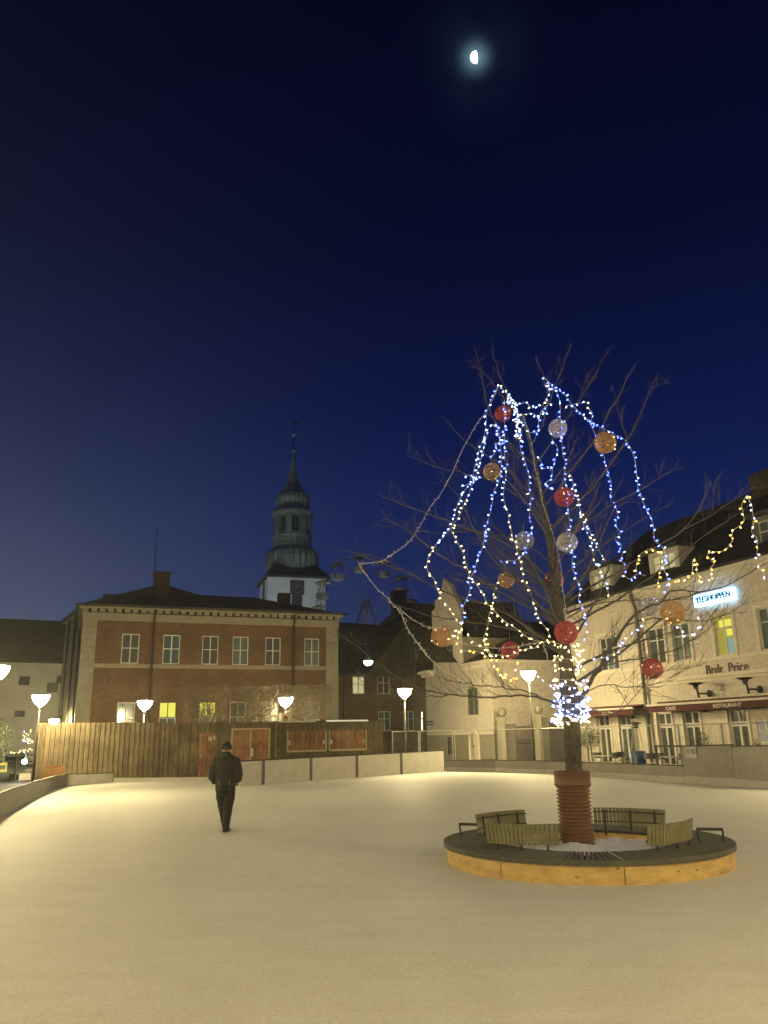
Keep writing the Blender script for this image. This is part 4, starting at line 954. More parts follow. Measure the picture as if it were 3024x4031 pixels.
# ------------------------------------------------------------------ cafe furniture
def chair(x, Y, rz, lab):
    p = P(x, 2990, Y); q = empty('cafe_chair', (p.x, p.y, -.06), rz, lab, 'chair', 'outdoor chairs before the cafe'); 
    k = MB(); k.lathe([(.20, .44), (.23, .45), (.23, .47), (.20, .475)], 16); k.build('seat', MT['cream_trim'], q, True)
    k = MB(); 
    for a in range(0, 9):
        th = math.pi*(.0+a/8); 
    k2 = MB(); pts = [(.25*math.cos(math.pi*a/10), .25*math.sin(math.pi*a/10)) for a in range(11)]
    for z0_, z1_ in ((.62, .86),):
        for a in range(10):
            k2.quad((*pts[a], z0_), (*pts[a+1], z0_), (pts[a+1][0]*1.05, pts[a+1][1]*1.05, z1_), (pts[a][0]*1.05, pts[a][1]*1.05, z1_))
            k2.quad((pts[a+1][0]*.95, pts[a+1][1]*.95, z0_), (pts[a][0]*.95, pts[a][1]*.95, z0_), (*pts[a], z1_), (*pts[a+1], z1_))
    k2.build('backrest', MT['shadow_wall'], q)
    k = MB(); k.tube([(x_*1.05, y_*1.05, .87) for x_, y_ in pts], .014, 5); k.tube([(.25, 0, .65), (.26, -.1, .66), (.24, -.18, .45)], .012, 5); k.tube([(-.25, 0, .65), (-.26, -.1, .66), (-.24, -.18, .45)], .012, 5); k.build('frame', MT['dark_metal'], q)
    for sx, sy in ((-1, -1), (1, -1), (-1, 1), (1, 1)): k = MB(); k.tube([(sx*.17, sy*.15, .45), (sx*.22, sy*.20, 0)], .012, 5); k.build('leg', MT['galv'], q)
    return q
chair(2350, 40.5, R(150), 'outdoor chair nearest the trunk facing the smaller table'); chair(2415, 39.6, R(-120), 'outdoor chair between the small table and the plants'); chair(2452, 40.6, R(20), 'outdoor chair behind the blue heater box'); chair(2560, 37.6, R(170), 'outdoor chair right of the pyramid heater'); chair(2612, 36.9, R(60), 'outdoor chair by the second table'); chair(2690, 36, R(-150), 'outdoor chair left behind the warning sign')
def table(x, Y, lab):
    p = P(x, 2990, Y); q = empty('cafe_table', (p.x, p.y, -.06), R(15), lab, 'table', 'outdoor tables before the cafe')
    MB().box(-.45, .45, -.35, .35, .72, .75).build('tabletop', MT['letter_white'], q)
    for sx, sy in ((-1, -1), (1, -1), (-1, 1), (1, 1)): MB().box(sx*.40-.02, sx*.40+.02, sy*.30-.02, sy*.30+.02, 0, .718).build('leg', MT['galv'], q)
table(2382, 39.8, 'outdoor table left, behind the low board beside the trunk'); table(2650, 36.5, 'outdoor table right, near the warning sign')
p = P(2515, 2990, 38.8); q = empty('patio_heater', (p.x, p.y, -.06), R(10), 'pyramid shaped patio heater with blue base standing before the cafe', 'heater')
for sx, sy in ((-1, -1), (1, -1), (-1, 1), (1, 1)): k = MB(); k.tube([(sx*.30, sy*.30, 0), (sx*.10, sy*.10, 2.0)], .025, 5); k.build('leg', MT['cream_trim'], q)
k = MB(); k.lathe([(.12, 2.0), (.14, 2.05), (.14, 2.15), (.34, 2.2), (.02, 2.28)], 12); k.build('hood', MT['dark_metal'], q); MB().box(-.24, .24, -.24, .24, .05, .95).build('gas_box', MT['blue'], q)
k = MB(); k.tube([(0, 0, .952), (0, 0, 2.0)], .05, 8); k.build('glass_tube', MT['cream_trim'], q)
rnd = random.Random(11)
def leafy(name, lab, cat, loc_, rx, rz, n, m, trunk=0, potr=.2, sz=.05):
    q = empty(name, loc_, 0, lab, cat); k = MB()
    for i in range(n):
        v = Vector((rnd.gauss(0, 1), rnd.gauss(0, 1), rnd.gauss(0, 1))).normalized()*(rnd.random()**.45)
        c = Vector((v.x*rx, v.y*rx, trunk+rz+v.z*rz)); a = Vector((rnd.gauss(0, 1), rnd.gauss(0, 1), rnd.gauss(0, 1))).normalized(); b_ = a.orthogonal().normalized()
        k.tri(tuple(c-a*sz), tuple(c+b_*sz*.5), tuple(c+a*sz))
    k.build('foliage', m, q)
    if trunk: k = MB(); k.tube([(0, 0, .0), (.02, 0, trunk*.6), (0, 0, trunk+rz)], .025, 6); k.build('trunk', MT['bark'], q)
    if potr: k = MB(); k.lathe([(potr*.75, 0), (potr, .35), (potr*1.08, .38), (potr*.9, .38)], 14); k.build('pot', MT['terracotta'], q)
    return q
p = P(2330, 2990, 41); leafy('potted_tree', 'round olive like potted tree just right of the trunk', 'potted tree', (p.x, p.y, -.06), .55, .60, 1600, MT['leaf'], 1.0, .25)
p = P(2480, 3000, 39.2); leafy('plant_tub', 'low leafy plant tub between the chairs and the blue heater base', 'plant', (p.x, p.y, -.06), .6, .35, 700, MT['leaf'], 0, .3)
p = P(2770, 2960, 33.5); leafy('dark_bush', 'dark clipped bush before the cafe window right of the warning sign', 'bush', (p.x, p.y, -.06), .42, .9, 1800, MT['leaf'], 0, .25)
p = P(2985, 2960, 30.5); leafy('small_bush', 'small dark bush at the right photo edge before the paned window', 'bush', (p.x, p.y, -.06), .2, .78, 900, MT['leaf'], 0, .2)

# ------------------------------------------------------------------ left market corner
w = Wall(gp(-140, 40), gp(138, 44)); r = w.root('market_stall', 'dark green canvas market stall behind the left boards', 'stall')
zs_ = w.pt(60, 2950)[1]
MB().box(0, w.L, .5, 3, 0, zs_-.2).build('back_wall', MT['dark_canvas'], r); k = MB(); k.quad((-.2, -.6, zs_-.35), (w.L, -.6, zs_-.35), (w.L, 3, zs_+.1), (-.2, 3, zs_+.1)); k.build('canopy', MT['dark_canvas'], r)
for i in range(4): x = .1+i*(w.L-.3)/3; MB().box(x, x+.07, -.55, -.48, 0, zs_-.36).build('pole', MT['dark_metal'], r)
MB().box(.1, w.L-.1, -.1, .3, .8, .9).build('counter', MT['dark_metal'], r)
a = w.rect(72, 3045, 118, 3080, .3); q = w.root('display_cabinet', 'white glaring display cabinet under the floodlight', 'cabinet')
k = MB(); k.box(a[0], a[2], -.35, .2, a[1]-.5, a[3]); k.build('box', MT['letter_white'], q); MB().box(a[0]-.12, a[0]-.03, -.4, .2, 0, a[3]).build('frame', MT['dark_metal'], q); k = MB()
for i in range(3): k.box(a[0]+.02, a[2]-.02, -.38, -.352, a[1]-.3+i*.25, a[1]-.28+i*.25)
k.build('shelf', MT['galv'], q)
p = P(96, 2998, 40.0); q = empty('floodlight', p, 0, 'dazzling white floodlight in the market stall at far left', 'floodlight')
k = MB(); k.lathe([(.02, -.10), (.10, -.07), (.12, 0), (.09, .08), (.02, .1)], 12); k.build('lamp_glass', MT['flood'], q, True); MB().box(-.03, .03, .1, .14, -.15, .5).build('bracket', MT['dark_metal'], q)
h = w.rect(-30, 3003, 25, 3040, .7); q = w.root('yellow_board', 'yellow framed board at the left photo edge', 'sign'); MB().box(h[0], h[2], -.75, -.70, h[1], h[3]).build('plate', MT['yellow_sign'], q); MB().box(h[0]+.1, h[2]-.12, -.765, -.752, h[1]+.12, h[3]-.12).build('picture', MT['leaf'], q)
p = P(-40, 3000, 39); leafy('evergreen_tree', 'dim evergreen tree at the left photo edge', 'tree', (p.x, p.y, -.06), .9, 1.3, 2200, MT['leaf'], .6, 0, .08)
# fairy lit sapling and garland
def bulbs_along(root, pts3, step, mats, size=1.0, rndm=None, cap=100, jit=.02, name='bulb'):
    rndm = rndm or rnd; out = 0; d = 0; nxt = step*.5
    for i in range(len(pts3)-1):
        a, b_ = pts3[i], pts3[i+1]; L = (b_-a).length
        while nxt <= d+L and out < cap:
            t_ = (nxt-d)/max(L, 1e-6); p = a.lerp(b_, t_)
            mm = mats(t_, out) if callable(mats) else mats
            dirv = Vector((rndm.gauss(0, 1), rndm.gauss(0, .6), rndm.gauss(-.25, .8))).normalized()
            o = bpy.data.objects.new(name, BULB[mm]); COL.objects.link(o); o.parent = root
            o.matrix_basis = Matrix.Translation(p-root.location+dirv*jit) @ dirv.to_track_quat('Z', 'Y').to_matrix().to_4x4() @ Matrix.Scale(size, 4)
            out += 1; nxt += step*rndm.uniform(.8, 1.2)
        d += L
    return out
BULB = {}
for kk in ('led_blue', 'led_cool', 'led_warm', 'led_amber', 'led_pink'):
    mb = MB(); mb.lathe([(.004, 0), (.007, .004), (.0095, .016), (.0125, .030), (.010, .037), (.002, .040)], 7)
    me = bpy.data.meshes.new('bulb'); me.from_pydata(mb.v, [], mb.f); me.materials.append(MT[kk]); BULB[kk] = me
q = empty('lit_sapling', P(118, 3000, 41.5).xy.to_3d(), 0, 'small tree wound with yellow fairy lights left of the plank fence', 'tree')
k = MB(); b0 = q.location
def rel(pp, o=q): return tuple(pp-b0)
S_ = lambda x, y: P(x, y, 41.5)
k.tube([rel(S_(116, 3000)), rel(S_(116, 2935)), rel(S_(118, 2920))], .05, 6); k.build('trunk', MT['bark'], q)
k = MB(); 
for br in ([(117, 2925), (100, 2912), (97, 2895), (101, 2876)], [(117, 2925), (112, 2905), (118, 2882), (120, 2866)], [(117, 2925), (128, 2915), (133, 2908)]): k.tube([rel(S_(*p_)) for p_ in br], .02, 5)
k.build('branches', MT['bark'], q)
for br in ([(115, 2940), (117, 2925), (100, 2918), (94, 2912), (97, 2895), (101, 2876)], [(96, 2920), (104, 2912), (117, 2912), (112, 2900), (118, 2884), (121, 2868)], [(112, 2922), (128, 2915), (134, 2912), (122, 2922), (108, 2914), (96, 2908)]):
    bulbs_along(q, [S_(*p_) for p_ in br], .09, lambda t_, i: 'led_warm' if i % 5 else 'led_cool', 1.7, cap=30)
q = empty('light_garland', S_(80, 2960), 0, 'sagging yellow light garland along the market stall edge', 'string lights')
gl_ = [P(*p_) for p_ in ((36, 2966, 39.6), (48, 2960, 39.6), (60, 2962, 39.6), (78, 2957, 39.6), (87, 2952, 39.6), (93, 2961, 39.6), (107, 2955, 39.6), (120, 2952, 39.6), (132, 2946, 39.6))]
k = MB(); k.tube([tuple(p_-q.location) for p_ in gl_], .01, 4); k.build('cable', MT['dark_metal'], q); bulbs_along(q, gl_, .08, 'led_warm', 1.5, cap=60)
q = empty('span_wire', P(5, 2935, 40), 0, 'thin pale wire stretched above the market stall', 'wire'); k = MB(); k.tube([tuple(P(x, y, 40)-q.location) for x, y in ((-60, 2928), (5, 2933), (60, 2937), (140, 2941))], .014, 4); k.build('wire', MT['galv'], q)

# ------------------------------------------------------------------ pollarded trees before the brick building
def pollard(x, Y, x1, x2, y1, y2, n, lab, seed):
    rn = random.Random(seed); p = P(x, 2990, Y); q = empty('pollard_tree', (p.x, p.y, -.06), 0, lab, 'tree', 'clipped bare trees before the brick building')
    A_ = P(x1, (y1+y2)/2, Y).x-p.x; B_ = P(x2, (y1+y2)/2, Y).x-p.x; zt_ = P(x, y1, Y).z; zb_ = P(x, y2, Y).z
    k = MB(); k.tube([(0, 0, 0), (.02, 0, zb_*.6), (0, 0, zb_+.3), (.02, 0, (zb_+zt_)/2)], [.13, .11, .09, .04], 8); k.build('trunk', MT['bark'], q)
    k = MB()
    for i in range(9):
        th = rn.uniform(0, 6.28); e = Vector((rn.uniform(A_, B_)*.9, rn.uniform(-.8, .8), rn.uniform(zb_+.3, zt_-.3))); s_ = Vector((0, 0, rn.uniform(zb_-.2, zb_+.6))); m_ = s_.lerp(e, .5)+Vector((0, 0, -.15)); k.tube([s_, m_, e], [.045, .03, .015], 5)
    for i in range(n):
        c = Vector((rn.uniform(A_, B_), rn.uniform(-.9, .9), rn.uniform(zb_, zt_))); u = abs((c.z-zb_)/(zt_-zb_)-.5)*2
        d = Vector((rn.gauss(0, .7), rn.gauss(0, .5), rn.gauss(.35, .6))).normalized()*rn.uniform(.25, .75)
        e = c+d; e.z = min(e.z, zt_+rn.uniform(-.1, .08)); e.x = max(A_-.1, min(B_+.1, e.x)); m_ = c.lerp(e, .5)+Vector((rn.gauss(0, .06), rn.gauss(0, .06), rn.gauss(0, .06)))
        k.tube([c, m_, e], [.011, .008, .004], 3, False)
    k.build('crown', MT['twig_dark'], q)
pollard(815, 45, 735, 905, 2698, 2835, 800, 'clipped bare tree before the second lit window', 1)
pollard(1000, 46, 925, 1085, 2700, 2840, 800, 'clipped bare tree left of the lamp above the kiosk', 2)
pollard(1200, 46.5, 1095, 1305, 2693, 2838, 1500, 'dense clipped bare tree before the right corner of the brick building', 3)

# ------------------------------------------------------------------ tree ring bench
TC = Vector((2.90, 12.71, 0)); 
RO, RI = 2.09, 1.30
rb_ = empty('ring_bench', TC, R(3), 'low round plywood sided bench with dark slatted top circling the decorated tree', 'bench')
def ringtube(ro, ri, z0, z1, n=96):
    k = MB()
    for i in range(n):
        a, b_ = 2*math.pi*i/n, 2*math.pi*(i+1)/n; ca, sa, cb, sb = math.cos(a), math.sin(a), math.cos(b_), math.sin(b_)
        k.quad((ro*ca, ro*sa, z0), (ro*cb, ro*sb, z0), (ro*cb, ro*sb, z1), (ro*ca, ro*sa, z1)); k.quad((ri*cb, ri*sb, z0), (ri*ca, ri*sa, z0), (ri*ca, ri*sa, z1), (ri*cb, ri*sb, z1)); k.quad((ro*ca, ro*sa, z1), (ro*cb, ro*sb, z1), (ri*cb, ri*sb, z1), (ri*ca, ri*sa, z1)); k.quad((ro*cb, ro*sb, z0), (ro*ca, ro*sa, z0), (ri*ca, ri*sa, z0), (ri*cb, ri*sb, z0))
    return k
# plywood: sheets with visible joints
for i in range(8):
    k = MB(); a0, a1 = 2*math.pi*i/8+.003, 2*math.pi*(i+1)/8-.003; n = 14
    for j in range(n):
        a, b_ = a0+(a1-a0)*j/n, a0+(a1-a0)*(j+1)/n; r1, r2 = RO-.03, RO-.05
        k.quad((r1*math.cos(a), r1*math.sin(a), -.01), (r1*math.cos(b_), r1*math.sin(b_), -.01), (r1*math.cos(b_), r1*math.sin(b_), .248), (r1*math.cos(a), r1*math.sin(a), .248))
        k.quad((r2*math.cos(b_), r2*math.sin(b_), -.01), (r2*math.cos(a), r2*math.sin(a), -.01), (r2*math.cos(a), r2*math.sin(a), .248), (r2*math.cos(b_), r2*math.sin(b_), .248))
    k.build('plywood_side', MT['ply'], rb_)
ringtube(RI+.04, RI+.0, -.02, .235).build('inner_side', MT['ply'], rb_)
k = MB(); n = 150
for i in range(n):
    a = 2*math.pi*(i+.5)/n; d = Vector((math.cos(a), math.sin(a), 0)); s_ = Vector((-d.y, d.x, 0)); wd = .030+.0*i
    # tapered slat
    w1, w2 = math.pi*RI/n*.66, math.pi*(RO-.03)/n*.74; zz = .285+((i*7) % 5)*.0008; z0_ = .25
    A4 = [d*(RI-.02)-s_*w1, d*(RO-.03)-s_*w2, d*(RO-.03)+s_*w2, d*(RI-.02)+s_*w1]; nn = len(k.v)
    k.v += [(v_.x, v_.y, z0_) for v_ in A4]+[(v_.x, v_.y, zz) for v_ in A4]; k.f += [tuple(nn+t_ for t_ in q_) for q_ in ((0, 3, 2, 1), (4, 5, 6, 7), (0, 1, 5, 4), (1, 2, 6, 5), (2, 3, 7, 6), (3, 0, 4, 7))]
k.build('seat_slats', MT['seat_dark'], rb_)
ringtube(RO+.012, RO-.028, .225, .292).build('rim', MT['seat_dark'], rb_)
ringtube(RI+.14, RI+.06, .12, .249).build('seat_support', MT['seat_dark'], rb_)
MB().box(-.012, .012, -RO+.05, -RI+.02, .289, .296).build('metal_strip', MT['galv'], rb_)
k = MB(); k.box(-.09, -.07, -RO+.05, -RI, .289, .293)
rb_.rotation_euler = (0, 0, 0)
def backrest(p, q, bulge):
    p, q = Vector((*p, 0)), Vector((*q, 0)); ch = q-p; L_ = ch.length; mid = (p+q)/2; nb = mid.normalized(); nb = (nb-ch.normalized()*nb.dot(ch.normalized())).normalized()
    def at_(t_): return p+ch*t_+nb*bulge*4*t_*(1-t_)
    k = MB(); n = max(8, int(L_/.058))
    for i in range(n):
        t_ = (i+.5)/n; c = at_(t_); tg = (at_(min(1, t_+.02))-at_(max(0, t_-.02))).normalized(); d = Vector((tg.y, -tg.x, 0)); d = d if d.dot(nb) > 0 else -d; up = (Vector((0, 0, 1))+d*.16).normalized()
        k.obox(c+Vector((0, 0, .495)), tg, d, up, L_/n*.43, .014, .135)
    o = k.build('backrest', MT['slat_moss'], rb_); m = MB()
    for t_ in (.15, .5, .85):
        c = at_(t_); m.tube([c-nb*.03+Vector((0, 0, .2)), c-nb*.035+Vector((0, 0, .42)), c-nb*.01+Vector((0, 0, .6))], .016, 5)
    for z in (.42, .57): m.tube([at_(t_/10)-nb*.022+Vector((0, 0, z)) for t_ in range(11)], .012, 4)
    m.build('bracket', MT['dark_metal'], o)
backrest((-1.55, .37), (-.69, 1.04), .10); backrest((-1.55, -.80), (-.60, -1.13), .12); backrest((.45, 1.16), (1.41, .5), .12); backrest((.51, -1.45), (1.38, -.7), .12)
for a in (R(157), R(-18)):
    d = Vector((math.cos(a), math.sin(a), 0)); k = MB(); k.tube([d*1.62+Vector((0, 0, .28)), d*1.60+Vector((0, 0, .43)), d*1.62+Vector((0, 0, .45)), d*1.93+Vector((0, 0, .45)), d*1.95+Vector((0, 0, .43)), d*1.93+Vector((0, 0, .28))], .016, 6)
    s_ = Vector((-d.y, d.x, 0)); k.obox(d*1.775+Vector((0, 0, .462)), d, s_, (0, 0, 1), .18, .025, .012); k.build('armrest', MT['dark_metal'], rb_)
# snow inside
k = MB(); n, m_ = 72, 18
for i in range(m_+1):
    rr = (RI-.01)*i/m_
    for j in range(n):
        a = 2*math.pi*j/n; x, y = rr*math.cos(a), rr*math.sin(a)
        z = .07+.10*noise.noise(Vector((x*1.7, y*1.7, 2)))+.07*noise.noise(Vector((x*5, y*5, 7)))+.035*noise.noise(Vector((x*14, y*14, 1)))+.10*max(0, 1-((x-.35)**2+(y-.1)**2)/.9)+.05
        k.v.append((x, y, z))
for i in range(m_):
    for j in range(n): k.f.append((i*n+j, (i+1)*n+j, (i+1)*n+(j+1) % n, i*n+(j+1) % n))
o = k.build('snow_heap', MT['snow'], None, True); o.location = TC; tag(o, kind='stuff')

# ------------------------------------------------------------------ the decorated tree
TY = 11.3; TB = G(2272, 3332, .12); TB = Vector((TB.x, TB.y, 0)); TY = TB.y
tree = empty('decorated_tree', TB, 0, 'bare tree hung with fairy lights and woven balls growing from the ring bench', 'tree')
def T(x, y, d=0): return P(x, y, TY+d)
def PW(px_, Y=TY): return px_*Y/F*1.03
tr = [(2272, 3335), (2266, 3200), (2262, 3050), (2256, 2930), (2250, 2850), (2246, 2780), (2240, 2700), (2228, 2610), (2212, 2500), (2196, 2400), (2186, 2300), (2176, 2200), (2160, 2100), (2142, 2000), (2122, 1910), (2106, 1830), (2092, 1750), (2068, 1680), (2040, 1620), (2005, 1560)]
rad = [34, 34, 34, 35, 37, 43, 37, 32, 27, 25, 23, 22, 19, 15, 12.5, 10.5, 8.5, 7, 5, 3]
k = MB(); k.tube([T(x, y)-TB for x, y in tr], [PW(r_)*.84 for r_ in rad], 14)
o = k.build('trunk', MT['bark'], tree, True)
sb = o.modifiers.new('sub', 'SUBSURF'); sb.levels = sb.render_levels = 2
tx = bpy.data.textures.new('bark_lumps', 'CLOUDS'); tx.noise_scale = .12
dm = o.modifiers.new('lumps', 'DISPLACE'); dm.texture = tx; dm.strength = .05; dm.mid_level = .5
BR = [ # polyline px, start width px, end depth offset
 ([(2258, 2790), (2300, 2730), (2340, 2660), (2378, 2590), (2430, 2510), (2480, 2440), (2530, 2395), (2600, 2372), (2680, 2355), (2760, 2330)], 17, -.8),
 ([(2460, 2465), (2520, 2440), (2600, 2430), (2740, 2450), (2840, 2430), (2950, 2370)], 6, -1.4),
 ([(2600, 2372), (2650, 2310), (2760, 2340), (2880, 2300), (2990, 2230), (3060, 2190)], 7, -1.2),
 ([(2340, 2660), (2420, 2600), (2560, 2590), (2700, 2540), (2800, 2470), (2860, 2410)], 6, -1.7),
 ([(2300, 2730), (2380, 2690), (2480, 2710), (2600, 2690), (2690, 2640)], 5, -1.4),
 ([(2262, 2800), (2330, 2790), (2380, 2815), (2450, 2800), (2530, 2700), (2600, 2640), (2760, 2620)], 5, -1.2),
 ([(2240, 2790), (2190, 2770), (2130, 2745), (2040, 2735), (1960, 2745), (1850, 2742), (1760, 2735), (1690, 2722), (1610, 2690), (1520, 2640), (1440, 2570), (1330, 2490)], 9, -1.5),
 ([(2130, 2745), (2060, 2715), (1960, 2706), (1860, 2695), (1760, 2680), (1710, 2655)], 6, -.9),
 ([(1760, 2737), (1700, 2745), (1560, 2720), (1500, 2690), (1440, 2690), (1400, 2660)], 4, -1.2),
 ([(2222, 2580), (2120, 2500), (2010, 2420), (1900, 2370), (1760, 2340), (1640, 2270), (1540, 2230), (1440, 2190), (1340, 2160)], 10, .4),
 ([(2205, 2470), (2100, 2400), (1980, 2340), (1860, 2250), (1730, 2190), (1640, 2110), (1560, 2060), (1510, 2040)], 9, -1.2),
 ([(2215, 2540), (2080, 2490), (1940, 2460), (1800, 2440), (1680, 2420), (1560, 2380), (1500, 2350)], 7, .8),
 ([(2195, 2400), (2080, 2310), (1960, 2230), (1880, 2110), (1830, 2000), (1790, 1930), (1720, 1880)], 7, .6),
 ([(2186, 2300), (2060, 2180), (1960, 2120), (1840, 2080), (1700, 2030), (1600, 1990), (1505, 1955)], 7, -1.0),
 ([(2178, 2220), (2060, 2130), (1960, 2100), (1860, 2090), (1740, 2100), (1640, 2090)], 6, 1.3),
 ([(2150, 2060), (2060, 1970), (1960, 1900), (1860, 1870), (1720, 1840), (1600, 1790)], 6, -.7),
 ([(2140, 2000), (2080, 1930), (2000, 1850), (1900, 1780), (1830, 1740), (1760, 1660), (1740, 1640)], 6, .5),
 ([(2122, 1910), (2080, 1850), (2010, 1760), (1960, 1680), (1920, 1600), (1900, 1500), (1880, 1400)], 6, -.3),
 ([(2068, 1680), (2010, 1600), (1960, 1540), (1910, 1470), (1850, 1420)], 5, .2),
 ([(2005, 1560), (1975, 1500), (1950, 1430), (1938, 1375)], 4, 0),
 ([(2092, 1750), (2130, 1680), (2160, 1590), (2145, 1500), (2110, 1400)], 6, -.3),
 ([(2160, 1590), (2195, 1500), (2220, 1430), (2250, 1355)], 5, -.4),
 ([(2106, 1830), (2180, 1730), (2230, 1650), (2290, 1560), (2340, 1480), (2380, 1400), (2400, 1370)], 7, .4),
 ([(2290, 1560), (2300, 1500), (2340, 1440)], 3, .6),
 ([(2142, 2000), (2210, 1900), (2290, 1800), (2350, 1720), (2410, 1600), (2450, 1530), (2500, 1430)], 9, -.5),
 ([(2160, 2090), (2240, 2010), (2330, 1930), (2400, 1830), (2470, 1730), (2520, 1640), (2560, 1530), (2590, 1470)], 11, .5),
 ([(2560, 1530), (2600, 1515), (2640, 1503)], 3, .5),
 ([(2470, 1730), (2440, 1650), (2425, 1560), (2405, 1520)], 4, .5),
 ([(2176, 2180), (2280, 2080), (2400, 1990), (2520, 1930), (2600, 1880), (2670, 1840)], 7, -1.0),
 ([(2186, 2300), (2260, 2230), (2360, 2150), (2480, 2080), (2560, 2020), (2640, 1990)], 7, .9),
 ([(2196, 2400), (2300, 2320), (2420, 2260), (2560, 2170), (2700, 2080), (2760, 1990), (2800, 1890)], 9, -1.0),
 ([(2700, 2080), (2800, 2030), (2900, 1960), (3000, 1900)], 5, -1.3),
 ([(2212, 2480), (2330, 2420), (2480, 2330), (2620, 2230), (2760, 2120), (2850, 2060), (2950, 1990)], 8, .5),
 ([(2200, 2450), (2320, 2380), (2480, 2360), (2640, 2360), (2760, 2360)], 5, 1.3),
]
rnb = random.Random(5)
def smooth3(p, it=2):
    for _ in range(it):
        q = [p[0]]
        for i in range(len(p)-1): q += [p[i].lerp(p[i+1], .25), p[i].lerp(p[i+1], .75)]
        q.append(p[-1]); p = q
    return p
def twigs(k, p3, r0_, rn, dens, maxl):
    L = sum((p3[i+1]-p3[i]).length for i in range(len(p3)-1)); d = 0; nxt = L*.22; side = 1
    for i in range(len(p3)-1):
        seg = p3[i+1]-p3[i]; sl = seg.length
        while nxt < d+sl:
            t_ = (nxt-d)/max(sl, 1e-6); base = p3[i].lerp(p3[i+1], t_); u = nxt/L; tan = seg.normalized()
            per = Vector((rn.gauss(0, 1), rn.gauss(0, 1), rn.gauss(.25, .8))); per = (per-tan*per.dot(tan)).normalized()
            dr_ = (tan*rn.uniform(.5, 1.1)+per*rn.uniform(.5, 1.0)+Vector((0, 0, .22))).normalized()
            l = maxl*(1-.55*u)*rn.uniform(.35, 1.0); pts = [base]; dd_ = dr_.copy(); ns = 4
            for s_ in range(ns):
                dd_ = (dd_+Vector((rn.gauss(0, .14), rn.gauss(0, .14), rn.gauss(.05, .12)))).normalized(); pts.append(pts[-1]+dd_*l/ns)
            rr = max(.0028, .0062*(1-.5*u)*l/maxl+.0020)
            k.tube(pts, [rr, rr*.85, rr*.7, rr*.55, rr*.35], 4, False)
            for s_ in range(rn.randint(1, 4)):
                j = rn.randint(1, ns-1); b2 = pts[j]; d2 = ((pts[j+1]-pts[j]).normalized()+Vector((rn.gauss(0, .55), rn.gauss(0, .55), rn.gauss(.15, .5)))).normalized(); l2 = l*rn.uniform(.2, .5)
                k.tube([b2, b2+d2*l2*.5, b2+(d2+Vector((0, 0, .15))).normalized()*l2], [rr*.6, rr*.5, rr*.3], 3, False)
            nxt += dens*rn.uniform(.5, 1.6)
        d += sl
for pts, wpx, dep in BR:
    n = len(pts); d0 = 0
    p3 = [T(x, y, dep*(i/(n-1))**1.2)-TB for i, (x, y) in enumerate(pts)]
    p3 = smooth3(p3, 2); p3 = [p+Vector((rnb.gauss(0, .008), rnb.gauss(0, .01), rnb.gauss(0, .008))) if 0 < i < len(p3)-1 else p for i, p in enumerate(p3)]
    k = MB(); m_ = len(p3); k.tube(p3, [max(.0042, PW(wpx)*(1-.82*(i/(m_-1))**.7)*.64) for i in range(m_)], 7)
    twigs(k, p3, wpx, rnb, .085, .45 if pts[-1][1] < 1700 else .9); k.build('branch', MT['twig'], tree, True)
# branches that reach towards and away from the viewer
hts = [(2240, 2640), (2232, 2580), (2220, 2540), (2215, 2490), (2206, 2440), (2196, 2370), (2186, 2320), (2180, 2250), (2172, 2190), (2164, 2120), (2250, 2700), (2225, 2600), (2212, 2500), (2200, 2430), (2190, 2350), (2182, 2280), (2170, 2180), (2150, 2060), (2130, 1950), (2110, 1840), (2205, 2460), (2195, 2390), (2186, 2310), (2176, 2210)]
for i, (x, y) in enumerate(hts):
    a = i*2.4+.4; lv = (y-1750)/950; ln = .9+1.6*lv; el = .45+.5*(1-lv); dx, dy = math.cos(a), math.sin(a)
    if abs(dy) < .45: dy = math.copysign(.7, dy if dy else 1)
    b0_ = T(x, y)-TB; d_ = Vector((dx, dy, el)).normalized(); p3 = [b0_]
    for s_ in range(6): d_ = (d_+Vector((rnb.gauss(0, .12), rnb.gauss(0, .12), rnb.gauss(.02, .1)))).normalized(); p3.append(p3[-1]+d_*ln/6)
    p3 = smooth3(p3, 1); k = MB(); m_ = len(p3); r1 = .016+.014*lv; k.tube(p3, [max(.004, r1*(1-.8*j/(m_-1))) for j in range(m_)], 6); twigs(k, p3, 5, rnb, .075, 1.0); k.build('branch', MT['twig'], tree, True)
# corrugated pipe round the trunk foot
cp = empty('trunk_guard', TB, 0, 'brown corrugated plastic pipe wrapped around the foot of the tree trunk', 'trunk guard')
c0 = G(2277, 3325, .15)-TB; c1 = T(2272, 3075)-TB; zt0 = T(2268, 3035).z; k = MB(); zb0 = .08; zt1 = zt0-.22; nr = 17; prof = []
for i in range(nr):
    z = zb0+(zt1-zb0)*i/nr; dz_ = (zt1-zb0)/nr; prof += [(.238, z), (.238, z+dz_*.30), (.268, z+dz_*.5), (.268, z+dz_*.80)]
prof += [(.25, zt1)]; k.lathe(prof, 40, (.01, 0)); k.build('ribbed_tube', MT['corrugated'], cp, True)
k = MB(); k.lathe([(.24, zt1-.01), (.285, zt1), (.29, zt1+.03), (.283, zt1+.05), (.283, zt0-.04), (.29, zt0-.03), (.29, zt0), (.24, zt0), (.23, zt0-.1)], 40, (.01, 0)); k.build('collar', MT['corrugated'], cp, True)

